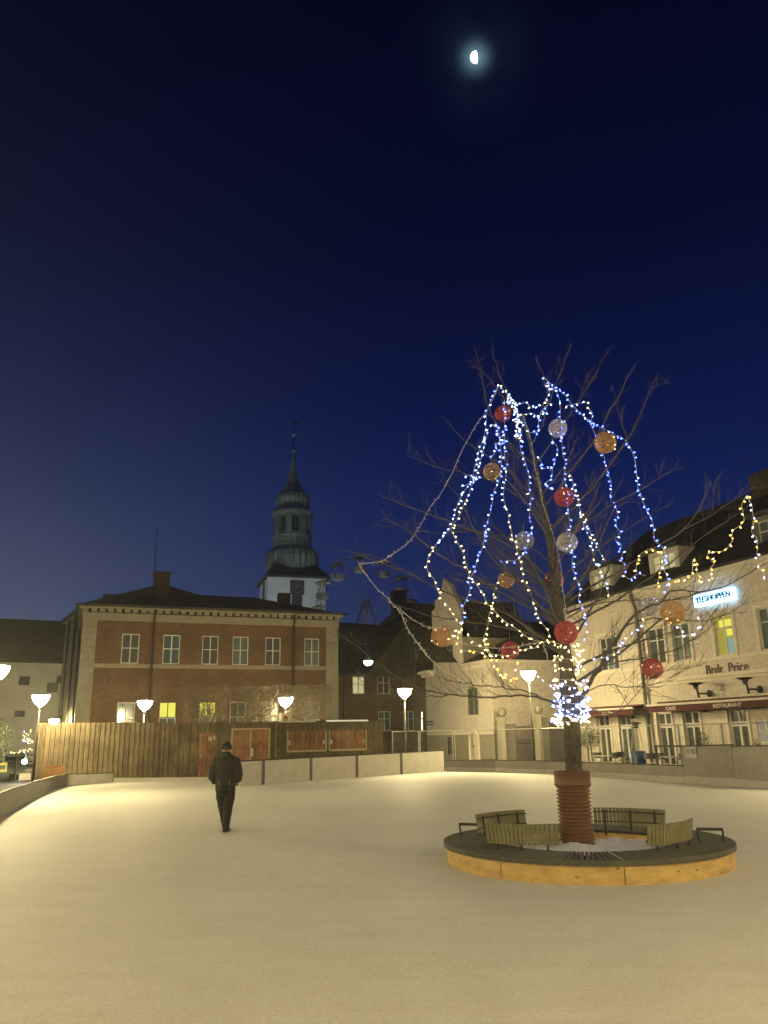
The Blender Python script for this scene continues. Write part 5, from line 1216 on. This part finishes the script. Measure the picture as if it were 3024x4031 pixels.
# ------------------------------------------------------------------ woven balls
def ball_mesh(name, m, seed, nloop=75):
    rn = random.Random(seed); k = MB()
    for i in range(nloop):
        n_ = Vector((rn.gauss(0, 1), rn.gauss(0, 1), rn.gauss(0, 1))).normalized(); a = n_.orthogonal().normalized(); b_ = n_.cross(a); off = rn.uniform(-.55, .55); rr = math.sqrt(1-off*off)*rn.uniform(.97, 1.0); wob = rn.uniform(0, .05); ph = rn.uniform(0, 6); t0 = rn.uniform(0, 6.28); n = 30
        k.tube([(a*math.cos(t0+t_*2*math.pi/n)+b_*math.sin(t0+t_*2*math.pi/n))*rr+n_*(off+wob*math.sin(3*t_*2*math.pi/n+ph)) for t_ in range(n+1)],   .021, 3, False)
    me = bpy.data.meshes.new(name); me.from_pydata(k.v, [], k.f); me.materials.append(m); me.polygons.foreach_set('use_smooth', [True]*len(me.polygons)); return me
def yarn(name, c, c2):
    m, t, b = newmat(name); b.inputs['Roughness'].default_value = .8; v = coords(t); n = noisen(t, v, 6, 3)
    link(t, mixc(t, rampn(t, n, .3, .7), c, c2), b.inputs['Base Color']); return m
YM = {'red': yarn('red_yarn', (.62, .14, .16), (.46, .08, .10)), 'orange': yarn('orange_yarn', (.66, .40, .20), (.50, .28, .13)), 'white': yarn('white_yarn', (.74, .70, .66), (.60, .58, .56)), 'tan': yarn('tan_yarn', (.72, .50, .26), (.58, .38, .18))}
BM = {c: ball_mesh('woven_shell', YM[c], 20+i, {'red': 62, 'orange': 50, 'tan': 48, 'white': 44}[c]) for i, c in enumerate(YM)}
BALLS = [(1981, 1627, 34, 'red', 'red woven ball among the bright lights at the treetop'), (2196, 1686, 38, 'white', 'pale woven ball highest of the pale ones, near the treetop'), (2383, 1743, 44, 'orange', 'orange woven ball under the upper right arm of lights'),
 (1937, 1856, 35, 'tan', 'tan woven ball left of the trunk below the top red ball'), (2220, 1956, 39, 'red', 'red woven ball right of the upper trunk'), (2065, 2129, 37, 'white', 'pale woven ball left of the trunk at mid height'), (2233, 2135, 40, 'white', 'pale woven ball right of the trunk at mid height'),
 (1993, 2283, 32, 'orange', 'small orange woven ball half hidden by a branch left of the trunk'), (2183, 2281, 37, 'red', 'red woven ball partly behind the trunk'), (2229, 2490, 44, 'red', 'largest red woven ball in front of the trunk fork'), (1738, 2505, 40, 'orange', 'orange woven ball lowest at far left before the gable house'),
 (2008, 2559, 34, 'red', 'red woven ball above the street lamp left of the trunk'), (2568, 2631, 39, 'red', 'red woven ball lowest at right before the cafe facade'), (2554, 2387, 36, 'white', 'pale woven ball beside the orange one at right'), (2649, 2411, 46, 'orange', 'large orange woven ball below the glowing blue sign')]
for i, (x, y, rp, c, lab) in enumerate(BALLS):
    Y = .163*F/rp*.985
    if lab.endswith('behind the trunk'): Y = TY+.45
    p = P(x, y, Y); rr = rp*Y/F*1.02
    q = empty('woven_ball', p, rnb.uniform(0, 6), lab, 'ball', 'woven yarn balls hung in the tree')
    o = bpy.data.objects.new('shell', BM[c]); COL.objects.link(o); o.parent = q; o.scale = (rr, rr, rr); o.rotation_euler = (rnb.uniform(0, 6), rnb.uniform(0, 6), 0)
    k = MB(); k.tube([(0, 0, rr*.97), (.01, 0, rr+.16)], .003, 4); k.build('hanging_cord', MT['cable_white'], q)
    for j in range(7):
        v_ = Vector((rnb.gauss(0, 1), rnb.gauss(0, 1)-.4, rnb.gauss(0, 1))).normalized()*rr*.98; bo = bpy.data.objects.new('bulb', BULB['led_warm' if c != 'white' else 'led_cool']); COL.objects.link(bo); bo.parent = q; bo.location = v_; bo.scale = (.55, .55, .55); bo.rotation_euler = (rnb.uniform(0, 6), rnb.uniform(0, 6), 0)

# ------------------------------------------------------------------ fairy light strands
def A_(l): return [(1350+x*.5124, 1350+y*.5124) for x, y in l]
def B_(l): return [(2000+x*.5124, 1350+y*.5124) for x, y in l]
def C_(l): return [(1600+x*.5425, 2050+y*.5425) for x, y in l]
def D_(l): return [(2100+x*.557, 1900+y*.557) for x, y in l]
CO = lambda u, i: 'led_blue' if (i*7) % 5 else 'led_cool'
CW = lambda u, i: 'led_cool' if i % 4 else 'led_warm'
COOLW = lambda u, i: 'led_blue' if i % 3 else 'led_cool'
WA = lambda u, i: 'led_warm'; AM = lambda u, i: 'led_amber' if i % 3 else 'led_warm'; PK = lambda u, i: 'led_pink' if i % 4 else 'led_amber'
def FADE(n1, n2): 
    def f(u, i): return ('led_blue' if i % 2 else 'led_cool') if i < n1 else ('led_cool' if i < n2 else 'led_warm')
    return f
ST = [
 (A_([(1195, 340), (1110, 520), (1000, 660), (900, 860), (830, 1020), (760, 1150), (660, 1270), (590, 1420), (500, 1540)])+[(1555, 2175), (1500, 2212), (1430, 2218), (1410, 2220), (1470, 2300), (1545, 2378), (1575, 2400), (1600, 2470), (1650, 2540), (1690, 2590), (1740, 2640), (1820, 2680)], None, 0, -1.2, 'unlit white light strand farthest left, from the left peak down to the gable house'),
 ([(1575, 2400), (1640, 2450), (1700, 2476), (1738, 2470)], None, -1.0, -1.0, 'short unlit strand reaching the lowest orange ball at left'),
 (A_([(1195, 320), (1100, 530), (1095, 680), (1030, 880), (1000, 1000), (975, 1070), (930, 1150), (880, 1240), (850, 1350), (820, 1440), (750, 1510)])+C_([(240, 140), (180, 225), (150, 290), (150, 360), (210, 440), (240, 540), (300, 620), (350, 700), (400, 760), (415, 790), (380, 830), (300, 870)]), FADE(9, 34), 0, -1.1, 'lit strand bending at far left then in to the lowest orange ball'),
 (A_([(1120, 650), (1060, 900), (1000, 1080), (950, 1200), (900, 1320), (830, 1430)])+C_([(338, 100), (385, 180), (430, 270), (440, 360), (480, 430), (540, 510), (600, 630), (700, 720), (810, 790), (880, 850), (960, 880), (1090, 880)]), FADE(4, 14), .2, -.9, 'long strand sloping from the left arm down right to the largest red ball'),
 (A_([(1170, 610), (1215, 800), (1215, 1000), (1190, 1090), (1160, 1130), (1150, 1240), (1100, 1400), (1085, 1520)])+C_([(590, 35), (570, 110), (545, 215), (510, 290), (500, 360), (460, 420), (460, 530), (410, 620), (415, 700), (400, 745)]), COOLW, -.2, -.8, 'blue white strand falling left of the tan ball'),
 (A_([(1240, 440), (1245, 640), (1240, 860), (1260, 960), (1230, 1200), (1265, 1300), (1290, 1400), (1310, 1520)])+C_([(770, 140), (805, 180), (820, 280), (840, 340), (850, 430), (910, 510), (920, 600), (965, 710), (1010, 770), (1050, 850)]), FADE(12, 20), -.1, -.6, 'strand hanging straight below the top red ball, warm at its lower end'),
 (A_([(1380, 620), (1350, 800), (1400, 900), (1425, 1000), (1430, 1130), (1450, 1210), (1430, 1350), (1465, 1400), (1440, 1460)])+C_([(900, 90), (860, 235), (800, 290), (720, 290), (690, 310)]), COOLW, -.2, -.3, 'strand just left of the upper trunk ending above the small orange ball'),
 (B_([(275, 250), (340, 340), (390, 400), (400, 500), (405, 650), (430, 690), (410, 770), (430, 880), (440, 950), (425, 1030), (450, 1080), (465, 1160), (460, 1290), (475, 1380), (480, 1440), (475, 1530), (505, 1610), (490, 1715)])+C_([(1200, 330), (1235, 420), (1260, 500), (1250, 590), (1290, 660), (1320, 770), (1280, 880)]), COOLW, 0, -.7, 'blue strand hanging from the right peak past the pale and red balls'),
 (B_([(470, 1000), (490, 1030), (510, 1150), (545, 1230), (570, 1350), (595, 1450), (630, 1500), (650, 1590), (660, 1680), (710, 1730)])+C_([(1385, 325), (1420, 370), (1440, 430), (1480, 565)]), CW, -.2, -.6, 'white strand right of the trunk ending before the left dormer'),
 (B_([(275, 320), (320, 350), (380, 340), (440, 400), (490, 470), (560, 545), (630, 590), (670, 630), (720, 650), (800, 695), (885, 725), (940, 800), (975, 900), (985, 1000), (1000, 1050), (990, 1095), (1020, 1180), (1065, 1275), (1100, 1340), (1110, 1430), (1130, 1520), (1170, 1545), (1200, 1600), (1200, 1690)])+D_([(925, 600), (945, 670), (960, 745), (930, 785)]), CO, 0, -.9, 'long blue strand along the upper right arm falling to the right dormer'),
 (B_([(560, 545), (640, 640), (730, 860), (755, 960), (780, 1040), (800, 1120), (785, 1165), (790, 1215), (830, 1250), (840, 1340), (830, 1390), (865, 1470), (820, 1510), (875, 1550), (855, 1590), (890, 1620), (860, 1670), (905, 1720)])+D_([(640, 655), (690, 690), (730, 640), (800, 660)]), CO, .1, -.7, 'blue strand hanging from the upper orange ball'),
 (D_([(725, 640), (735, 580), (745, 520), (760, 505), (800, 475), (835, 465), (880, 480), (930, 520), (900, 620), (870, 720), (890, 770)]), AM, -.8, -.9, 'amber loop beside the right dormer'),
 (D_([(960, 740), (1000, 690), (1040, 715), (1080, 690), (1120, 660), (1130, 520), (1150, 580), (1160, 660), (1195, 700), (1245, 700), (1275, 650), (1240, 610), (1285, 570), (1260, 555), (1220, 510), (1270, 490), (1360, 475), (1400, 430), (1405, 390), (1410, 330), (1450, 315), (1485, 280), (1485, 225), (1475, 175), (1480, 140), (1512, 85)]), AM, -1.0, -1.4, 'amber strand climbing to the rightmost branch tip'),
 (D_([(1512, 85), (1540, 130), (1550, 180), (1555, 310), (1540, 360), (1580, 410), (1590, 450), (1575, 510), (1570, 570), (1610, 600), (1630, 640), (1630, 700)]), PK, -1.4, -1.4, 'pinkish white strand hanging at the right photo edge'),
 (A_([(1280, 420), (1350, 470), (1400, 460), (1440, 500), (1480, 490), (1530, 490), (1550, 440), (1580, 400), (1590, 350), (1580, 290)]), CW, 0, 0, 'sagging strand bridging the two peaks at the top'),
 (A_([(1380, 550), (1460, 540), (1500, 580), (1540, 530), (1580, 545)]), CW, 0, 0, 'short strand below the one bridging the two peaks'),
 (A_([(1415, 670), (1450, 690), (1485, 690), (1510, 650), (1500, 600), (1530, 510), (1610, 460)]), COOLW, -.1, 0, 'short looping strand left of the highest pale ball'),
 (A_([(1200, 315), (1240, 380), (1290, 400), (1270, 450), (1330, 440), (1290, 490), (1350, 500), (1310, 540), (1370, 560), (1300, 600), (1380, 610), (1310, 640), (1390, 660), (1320, 690), (1390, 710), (1310, 720), (1380, 750)]), lambda u, i: 'led_cool' if i % 3 else 'led_warm', -.1, -.1, 'dense zigzag strand wrapped at the left peak beside the top red ball'),
 (A_([(1260, 410), (1300, 430), (1280, 470), (1320, 470), (1320, 520), (1350, 560), (1330, 590), (1360, 600)]), lambda u, i: 'led_cool', -.15, -.15, 'second dense strand at the left peak'),
 (A_([(1130, 630), (1200, 650), (1180, 700), (1250, 690), (1190, 740), (1260, 750), (1210, 780), (1150, 760), (1190, 800), (1170, 850), (1130, 890)]), COOLW, -.1, -.3, 'blue zigzag strand just above the tan ball'),
 (A_([(930, 1010), (990, 1030), (1060, 1020), (1020, 1060), (960, 1090), (910, 1110)]), COOLW, -.4, -.5, 'short blue strand left of the tan ball'),
 (C_([(370, 780), (380, 930), (430, 950), (490, 940), (560, 960), (600, 1010), (650, 1060), (680, 1110), (720, 1150), (790, 1150), (830, 1170)]), AM, -1.0, -.9, 'warm strand dipping towards the street lamp left of the trunk'),
 (C_([(435, 825), (490, 875), (550, 940), (630, 970), (710, 980), (790, 970), (860, 930), (930, 930), (970, 880), (1050, 880), (1130, 900)]), WA, -.9, -.5, 'warm strand sagging across the lower left red ball'),
 (C_([(560, 840), (600, 950), (640, 1000), (670, 1070), (690, 1130), (760, 1120), (780, 1160)]), AM, -.9, -.9, 'amber strand doubling the warm one above the street lamp'),
 (C_([(990, 900), (1030, 1000), (1010, 1050), (1050, 1100), (1050, 1150)]), None, -.3, -.4, 'unlit strand hanging left of the trunk fork'),
 (C_([(340, 870), (500, 910), (680, 930), (850, 905), (960, 880)]), None, -1.0, -.5, 'unlit sagging strand from the lowest orange ball to the trunk'),
 (C_([(945, 1090), (975, 1150), (1000, 1180), (1060, 1190), (1110, 1180)]), PK, -.5, -.3, 'pinkish short strand between the street lamp head and the trunk'),
 (C_([(820, 1040), (790, 1070), (800, 1090)]), PK, -.6, -.6, 'tiny pinkish strand above the street lamp head'),
 (D_([(780, 970), (750, 1020), (680, 1080), (640, 1130), (600, 1200), (550, 1220), (465, 1245), (390, 1240), (330, 1290), (300, 1350)]), CW, -.9, -.4, 'white strand from the paired balls at right down to the trunk'),
 (D_([(1025, 1010), (1050, 1040), (1050, 1075), (1100, 1085), (1160, 1085), (1130, 1040), (1200, 1025), (1170, 970)]), lambda u, i: 'led_pink', -1.2, -1.3, 'violet white strand below the glowing blue sign'),
 (C_([(660, 440), (630, 550), (630, 600), (590, 705), (600, 740), (560, 850), (570, 900)]), WA, .2, -.3, 'thin warm strand between the small orange ball and the lower left red ball'),
 (B_([(340, 735), (350, 765), (380, 800), (375, 870), (355, 920), (335, 980), (345, 1035), (265, 1090), (310, 1110), (350, 1130)]), COOLW, -.1, -.2, 'blue strand below the highest pale ball'),
 (B_([(630, 455), (570, 465), (500, 470), (450, 480)]), CW, .1, 0, 'short white strand at the upper right peak'),
 (B_([(610, 490), (630, 520), (650, 540), (640, 590)]), CW, .1, .1, 'tiny white strand above the upper orange ball'),
 (B_([(230, 880), (260, 920), (240, 960), (290, 960), (330, 975)]), COOLW, -.1, -.2, 'short blue strand on the upper trunk'),
 ([(2062, 1640), (2090, 1720), (2106, 1830), (2120, 1900), (2142, 2000), (2166, 2060), (2195, 2170), (2210, 2240), (2217, 2330), (2228, 2420), (2235, 2450)], None, -.25, -.35, 'bundled unlit cable tied down the upper trunk'),
 (C_([(1235, 740), (1240, 850), (1225, 950), (1240, 1040), (1290, 1080)]), WA, -.4, -.4, 'warm strand beside the largest red ball'),
 (D_([(505, 560), (420, 420), (395, 330), (370, 290), (330, 200), (280, 20)]), CW, -.1, .3, 'faint white strand crossing behind the mid right branches'),
]
for pts, colf, d0, d1, lab in ST:
    n = len(pts); p3 = [T(x, y, d0+(d1-d0)*i/(n-1)-.12) for i, (x, y) in enumerate(pts)]
    p3 = smooth3(p3, 1); p3 = [p+Vector((rnb.gauss(0, .005), rnb.gauss(0, .02), rnb.gauss(0, .004))) for p in p3]
    q = empty('light_strand', p3[0], 0, lab, 'string lights', 'fairy light strands hung over the tree')
    k = MB(); k.tube([p-p3[0] for p in p3], .0056 if colf else .0062, 4, False)
    if not colf:
        # unlit sockets
        L = 0
        for i in range(len(p3)-1):
            d_ = Vector((rnb.gauss(0, 1), 0, rnb.gauss(0, 1))).normalized()
            for t_ in (.0, .5): b_ = p3[i].lerp(p3[i+1], t_)-p3[0]; k.tube([b_, b_+d_*rnb.choice((-1, 1))*.045], .006, 4, False)
    k.build('cable', MT['cable_white'], q)
    dense = 'dense' in lab
    if colf: bulbs_along(q, p3,   .058 if dense else .104, colf, .88, rnb, cap=98, jit=.012)
# wraps around the trunk
def wrap(x, y0, y1, turns, rpx, colf, lab, step, wob=0, sz=1.1, cap=98):
    n = int(turns*14); p3 = []
    for i in range(n+1):
        t_ = i/n; a = t_*turns*2*math.pi; c = T(x+(t_-.5)*-10, y0+(y1-y0)*t_); rr = PW(rpx)*(1+wob*math.sin(a*2.7)); p3.append(c+Vector((rr*math.cos(a), rr*math.sin(a), .06*wob*math.cos(a*3.3))))
    q = empty('light_strand', p3[0], 0, lab, 'string lights', 'fairy light strands hung over the tree'); k = MB(); k.tube([p-p3[0] for p in p3], .0045, 4, False); k.build('cable', MT['cable_white'], q)
    bulbs_along(q, p3, step, colf, sz, rnb, cap=cap, jit=.02)
wrap(2236, 2530, 2690, 4, 46, WA, 'warm yellow strand wound around the trunk under the largest red ball', .10)
wrap(2244, 2680, 2790, 3.2, 54, lambda u, i: 'led_cool' if i % 3 else 'led_pink', 'bright white strand wound around the trunk fork', .095, .30, 1.1)
wrap(2246, 2750, 2838, 3.5, 52, lambda u, i: 'led_cool' if i % 4 else 'led_blue', 'bright blue white strand massed round the trunk below the fork', .08, .28, 1.2)
wrap(2248, 2815, 2850, 2.5, 54, WA, 'warm yellow strand ending the lights around the lower trunk', .075, .25, 1.2)

# ------------------------------------------------------------------ person
PP = G(882, 3275); 
person = empty('person', (PP.x, PP.y, 0), 0, 'person in dark parka, dark trousers and cap walking away, hands in front pockets', 'person')
def blob(parts, name, m, parent, vox=.014):
    k = MB()
    for pts, rad_ in parts: 
        k.tube(pts, rad_, 12)
        k.ell(pts[0], (rad_[0],)*3, 12, 8); k.ell(pts[-1], (rad_[-1],)*3, 12, 8)
    o = k.build(name, m, parent, True); rm = o.modifiers.new('remesh', 'REMESH'); rm.mode = 'VOXEL'; rm.voxel_size = vox; rm.use_smooth_shade = True
    sm_ = o.modifiers.new('smooth', 'SMOOTH'); sm_.iterations = 6; sm_.factor = .5; return o
def V(*a): return Vector(a)
body = [([V(0, .02, 1.70), V(0, .01, 1.62), V(0, 0, 1.54)], [.075, .098, .075]), ([V(0, 0, 1.56), V(0, 0, 1.44)], [.062, .066]), ([V(0, 0, 1.44), V(0, 0, 1.25), V(0, 0, 1.02), V(0, 0, .92)], [.13, .15, .13, .15]),
 ([V(.09, 0, .92), V(.055, .05, .50), V(.030, -.02, .10)], [.095, .062, .045]), ([V(-.09, 0, .92), V(-.055, .10, .52), V(-.012, .22, .12)], [.095, .062, .045]), ([V(.030, -.03, .06), V(.035, .13, .04)], [.045, .035]), ([V(-.015, .20, .06), V(-.02, .36, .04)], [.045, .035]),
 ([V(-.13, 0, 1.42), V(-.19, 0, 1.40), V(-.27, -.02, 1.12), V(-.20, .18, .99), V(-.15, .22, .97)], [.07, .06, .045, .035, .03]), ([V(.13, 0, 1.42), V(.19, 0, 1.40), V(.28, -.02, 1.14), V(.21, .18, 1.01), V(.15, .22, .99)], [.07, .06, .045, .035, .03]),
 ([V(-.092, .01, 1.62), V(-.10, .0, 1.615)], [.018, .014]), ([V(.092, .01, 1.62), V(.10, 0, 1.615)], [.018, .014]), ([V(0, .10, 1.63), V(0, .125, 1.605)], [.012, .016])]
for s_ in (-1, 1):
    for f_ in range(4): z_ = .975+.018*f_; body.append(([V(s_*.155, .22, z_), V(s_*.11, .245, z_-.005), V(s_*.075, .235, z_-.01)], [.010, .009, .007]))
    body.append(([V(s_*.165, .215, 1.02), V(s_*.14, .24, 1.045)], [.011, .009]))
blob(body, 'body', MT['skin'], person, .010)
coat = []
tor = [(.085, .80), (.20, .84)]
k = MB(); rings = [(.185, .13, .80, -.0), (.205, .155, .82, 0), (.215, .165, .95, 0), (.210, .165, 1.05, 0), (.235, .175, 1.20, 0), (.245, .17, 1.32, -.005), (.225, .15, 1.41, -.005), (.150, .115, 1.475, -.01), (.105, .105, 1.52, -.01), (.10, .10, 1.56, -.005), (.092, .095, 1.565, 0)]
n = 28
for rx, ry, z, yo in rings:
    for j in range(n): a = 2*math.pi*j/n; k.v.append((rx*math.copysign(abs(math.cos(a))**.85, math.cos(a)), yo+ry*math.sin(a), z))
for i in range(len(rings)-1):
    for j in range(n): k.f.append((i*n+j, i*n+(j+1) % n, (i+1)*n+(j+1) % n, (i+1)*n+j))
k.f.append(tuple(range(n-1, -1, -1))); e = (len(rings)-1)*n; k.f.append(tuple(e+j for j in range(n)))
for sx, dz_ in ((-1, 0), (1, .02)):
    pts = [V(sx*.13, 0, 1.40), V(sx*.20, -.0, 1.36), V(sx*.255, -.02, 1.22), V(sx*.275, -.03, 1.09+dz_), V(sx*.245, .05, 1.01+dz_), V(sx*.19, .16, .98+dz_), V(sx*.15, .20, .97+dz_)]; rd = [.095, .105, .098, .090, .082, .066, .055]
    k.tube(pts, rd, 14); 
    for p_, r_ in zip(pts, rd): k.ell(p_, (r_, r_, r_), 12, 8)
k.ell((0, -.03, 1.52), (.115, .10, .075), 14, 8)
o = k.build('parka', MT['coat'], person, True); rm = o.modifiers.new('remesh', 'REMESH'); rm.mode = 'VOXEL'; rm.voxel_size = .013; rm.use_smooth_shade = True
sm_ = o.modifiers.new('smooth', 'SMOOTH'); sm_.iterations = 5
tx2 = bpy.data.textures.new('folds', 'CLOUDS'); tx2.noise_scale = .11; dm = o.modifiers.new('folds', 'DISPLACE'); dm.texture = tx2; dm.strength = .030; dm.mid_level = .5
for sx in (-1, 1):
    k = MB(); k.tube([(sx*.115, -.148, 1.00), (sx*.108, -.152, .955), (sx*.10, -.155, .92)], .004, 4); k.build('reflective_zip', MT['letter_white'], o)
tro = blob([([V(0, 0, .98), V(0, 0, .86)], [.165, .17]), ([V(.085, 0, .88), V(.075, .04, .66), V(.060, .05, .48), V(.050, -.0, .30), V(.040, -.03, .12)], [.125, .118, .098, .088, .080]), ([V(-.085, 0, .88), V(-.080, .07, .66), V(-.065, .12, .48), V(-.040, .15, .30), V(-.022, .20, .13)], [.125, .118, .098, .086, .078])], 'trousers', MT['trouser'], person, .012)
tx3 = bpy.data.textures.new('folds2', 'CLOUDS'); tx3.noise_scale = .07; dm = tro.modifiers.new('folds', 'DISPLACE'); dm.texture = tx3; dm.strength = .025; dm.mid_level = .5
for x_, y_, s_ in ((.030, -.03, 1), (-.012, .20, 1)): blob([([V(x_, y_-.02, .05), V(x_+.005, y_+.10, .045), V(x_+.028*(1 if x_ > 0 else -1), y_+.20, .035)], [.060, .058, .045]), ([V(x_, y_, .05), V(x_, y_, .14)], [.060, .065])], 'boot', MT['dark_metal'], person, .010)
k = MB(); k.ell((0, .01, 1.665), (.108, .118, .095), 16, 10); k.lathe([(.106, 1.62), (.112, 1.63), (.112, 1.67), (.104, 1.68)], 20, (0, .01)); k.box(-.07, .07, .10, .19, 1.655, 1.667); k.ell((.02, .0, 1.745), (.05, .05, .035)); k.build('cap', MT['coat'], person, True)

# ------------------------------------------------------------------ moon
md = 900; k = MB(); mr = 10.5; n = 28
# bright gibbous half seen overexposed: straight side right, curved side left
prof = []
for i in range(n):
    a = 2*math.pi*i/n; x = math.cos(a); z = math.sin(a); x = x*.18 if x > 0 else x*.62; z = z*(1.0 if z < 0 else 1.06); prof.append((x*mr*.85+.5, z*mr*.52))
k.v += [(x, -1.5*.0, z) for x, z in prof]+[(x*.6, -2.0, z*.6) for x, z in prof]+[(x*.6, 2.0, z*.6) for x, z in prof]
for i in range(n): j = (i+1) % n; k.f += [(i, j, n+j, n+i), (j, i, 2*n+i, 2*n+j)]
k.f += [tuple(range(n, 2*n)), tuple(range(3*n-1, 2*n-1, -1))]
o = k.build('moon', MT['moon'], None, True); o.location = CAM+MD*md; o.rotation_euler = (MD.to_track_quat('Y', 'Z')).to_euler()
tag(o, 'bright half moon high in the dark blue sky', 'moon')

# ------------------------------------------------------------------ haze
HZ = True
if HZ:
    k = MB(); k.box(-155, 155, -58, 200, -1.5, 58); o = k.build('haze', None); tag(o, kind='stuff')
    m = bpy.data.materials.new('night_haze'); m.use_nodes = True; t = m.node_tree; t.nodes.clear(); ou = t.nodes.new('ShaderNodeOutputMaterial'); pv = t.nodes.new('ShaderNodeVolumePrincipled')
    pv.inputs['Color'].default_value = (.95, .95, .95, 1); pv.inputs['Density'].default_value = .0006; pv.inputs['Anisotropy'].default_value = .72
    link(t, pv.outputs[0], ou.inputs['Volume']); o.data.materials.append(m)
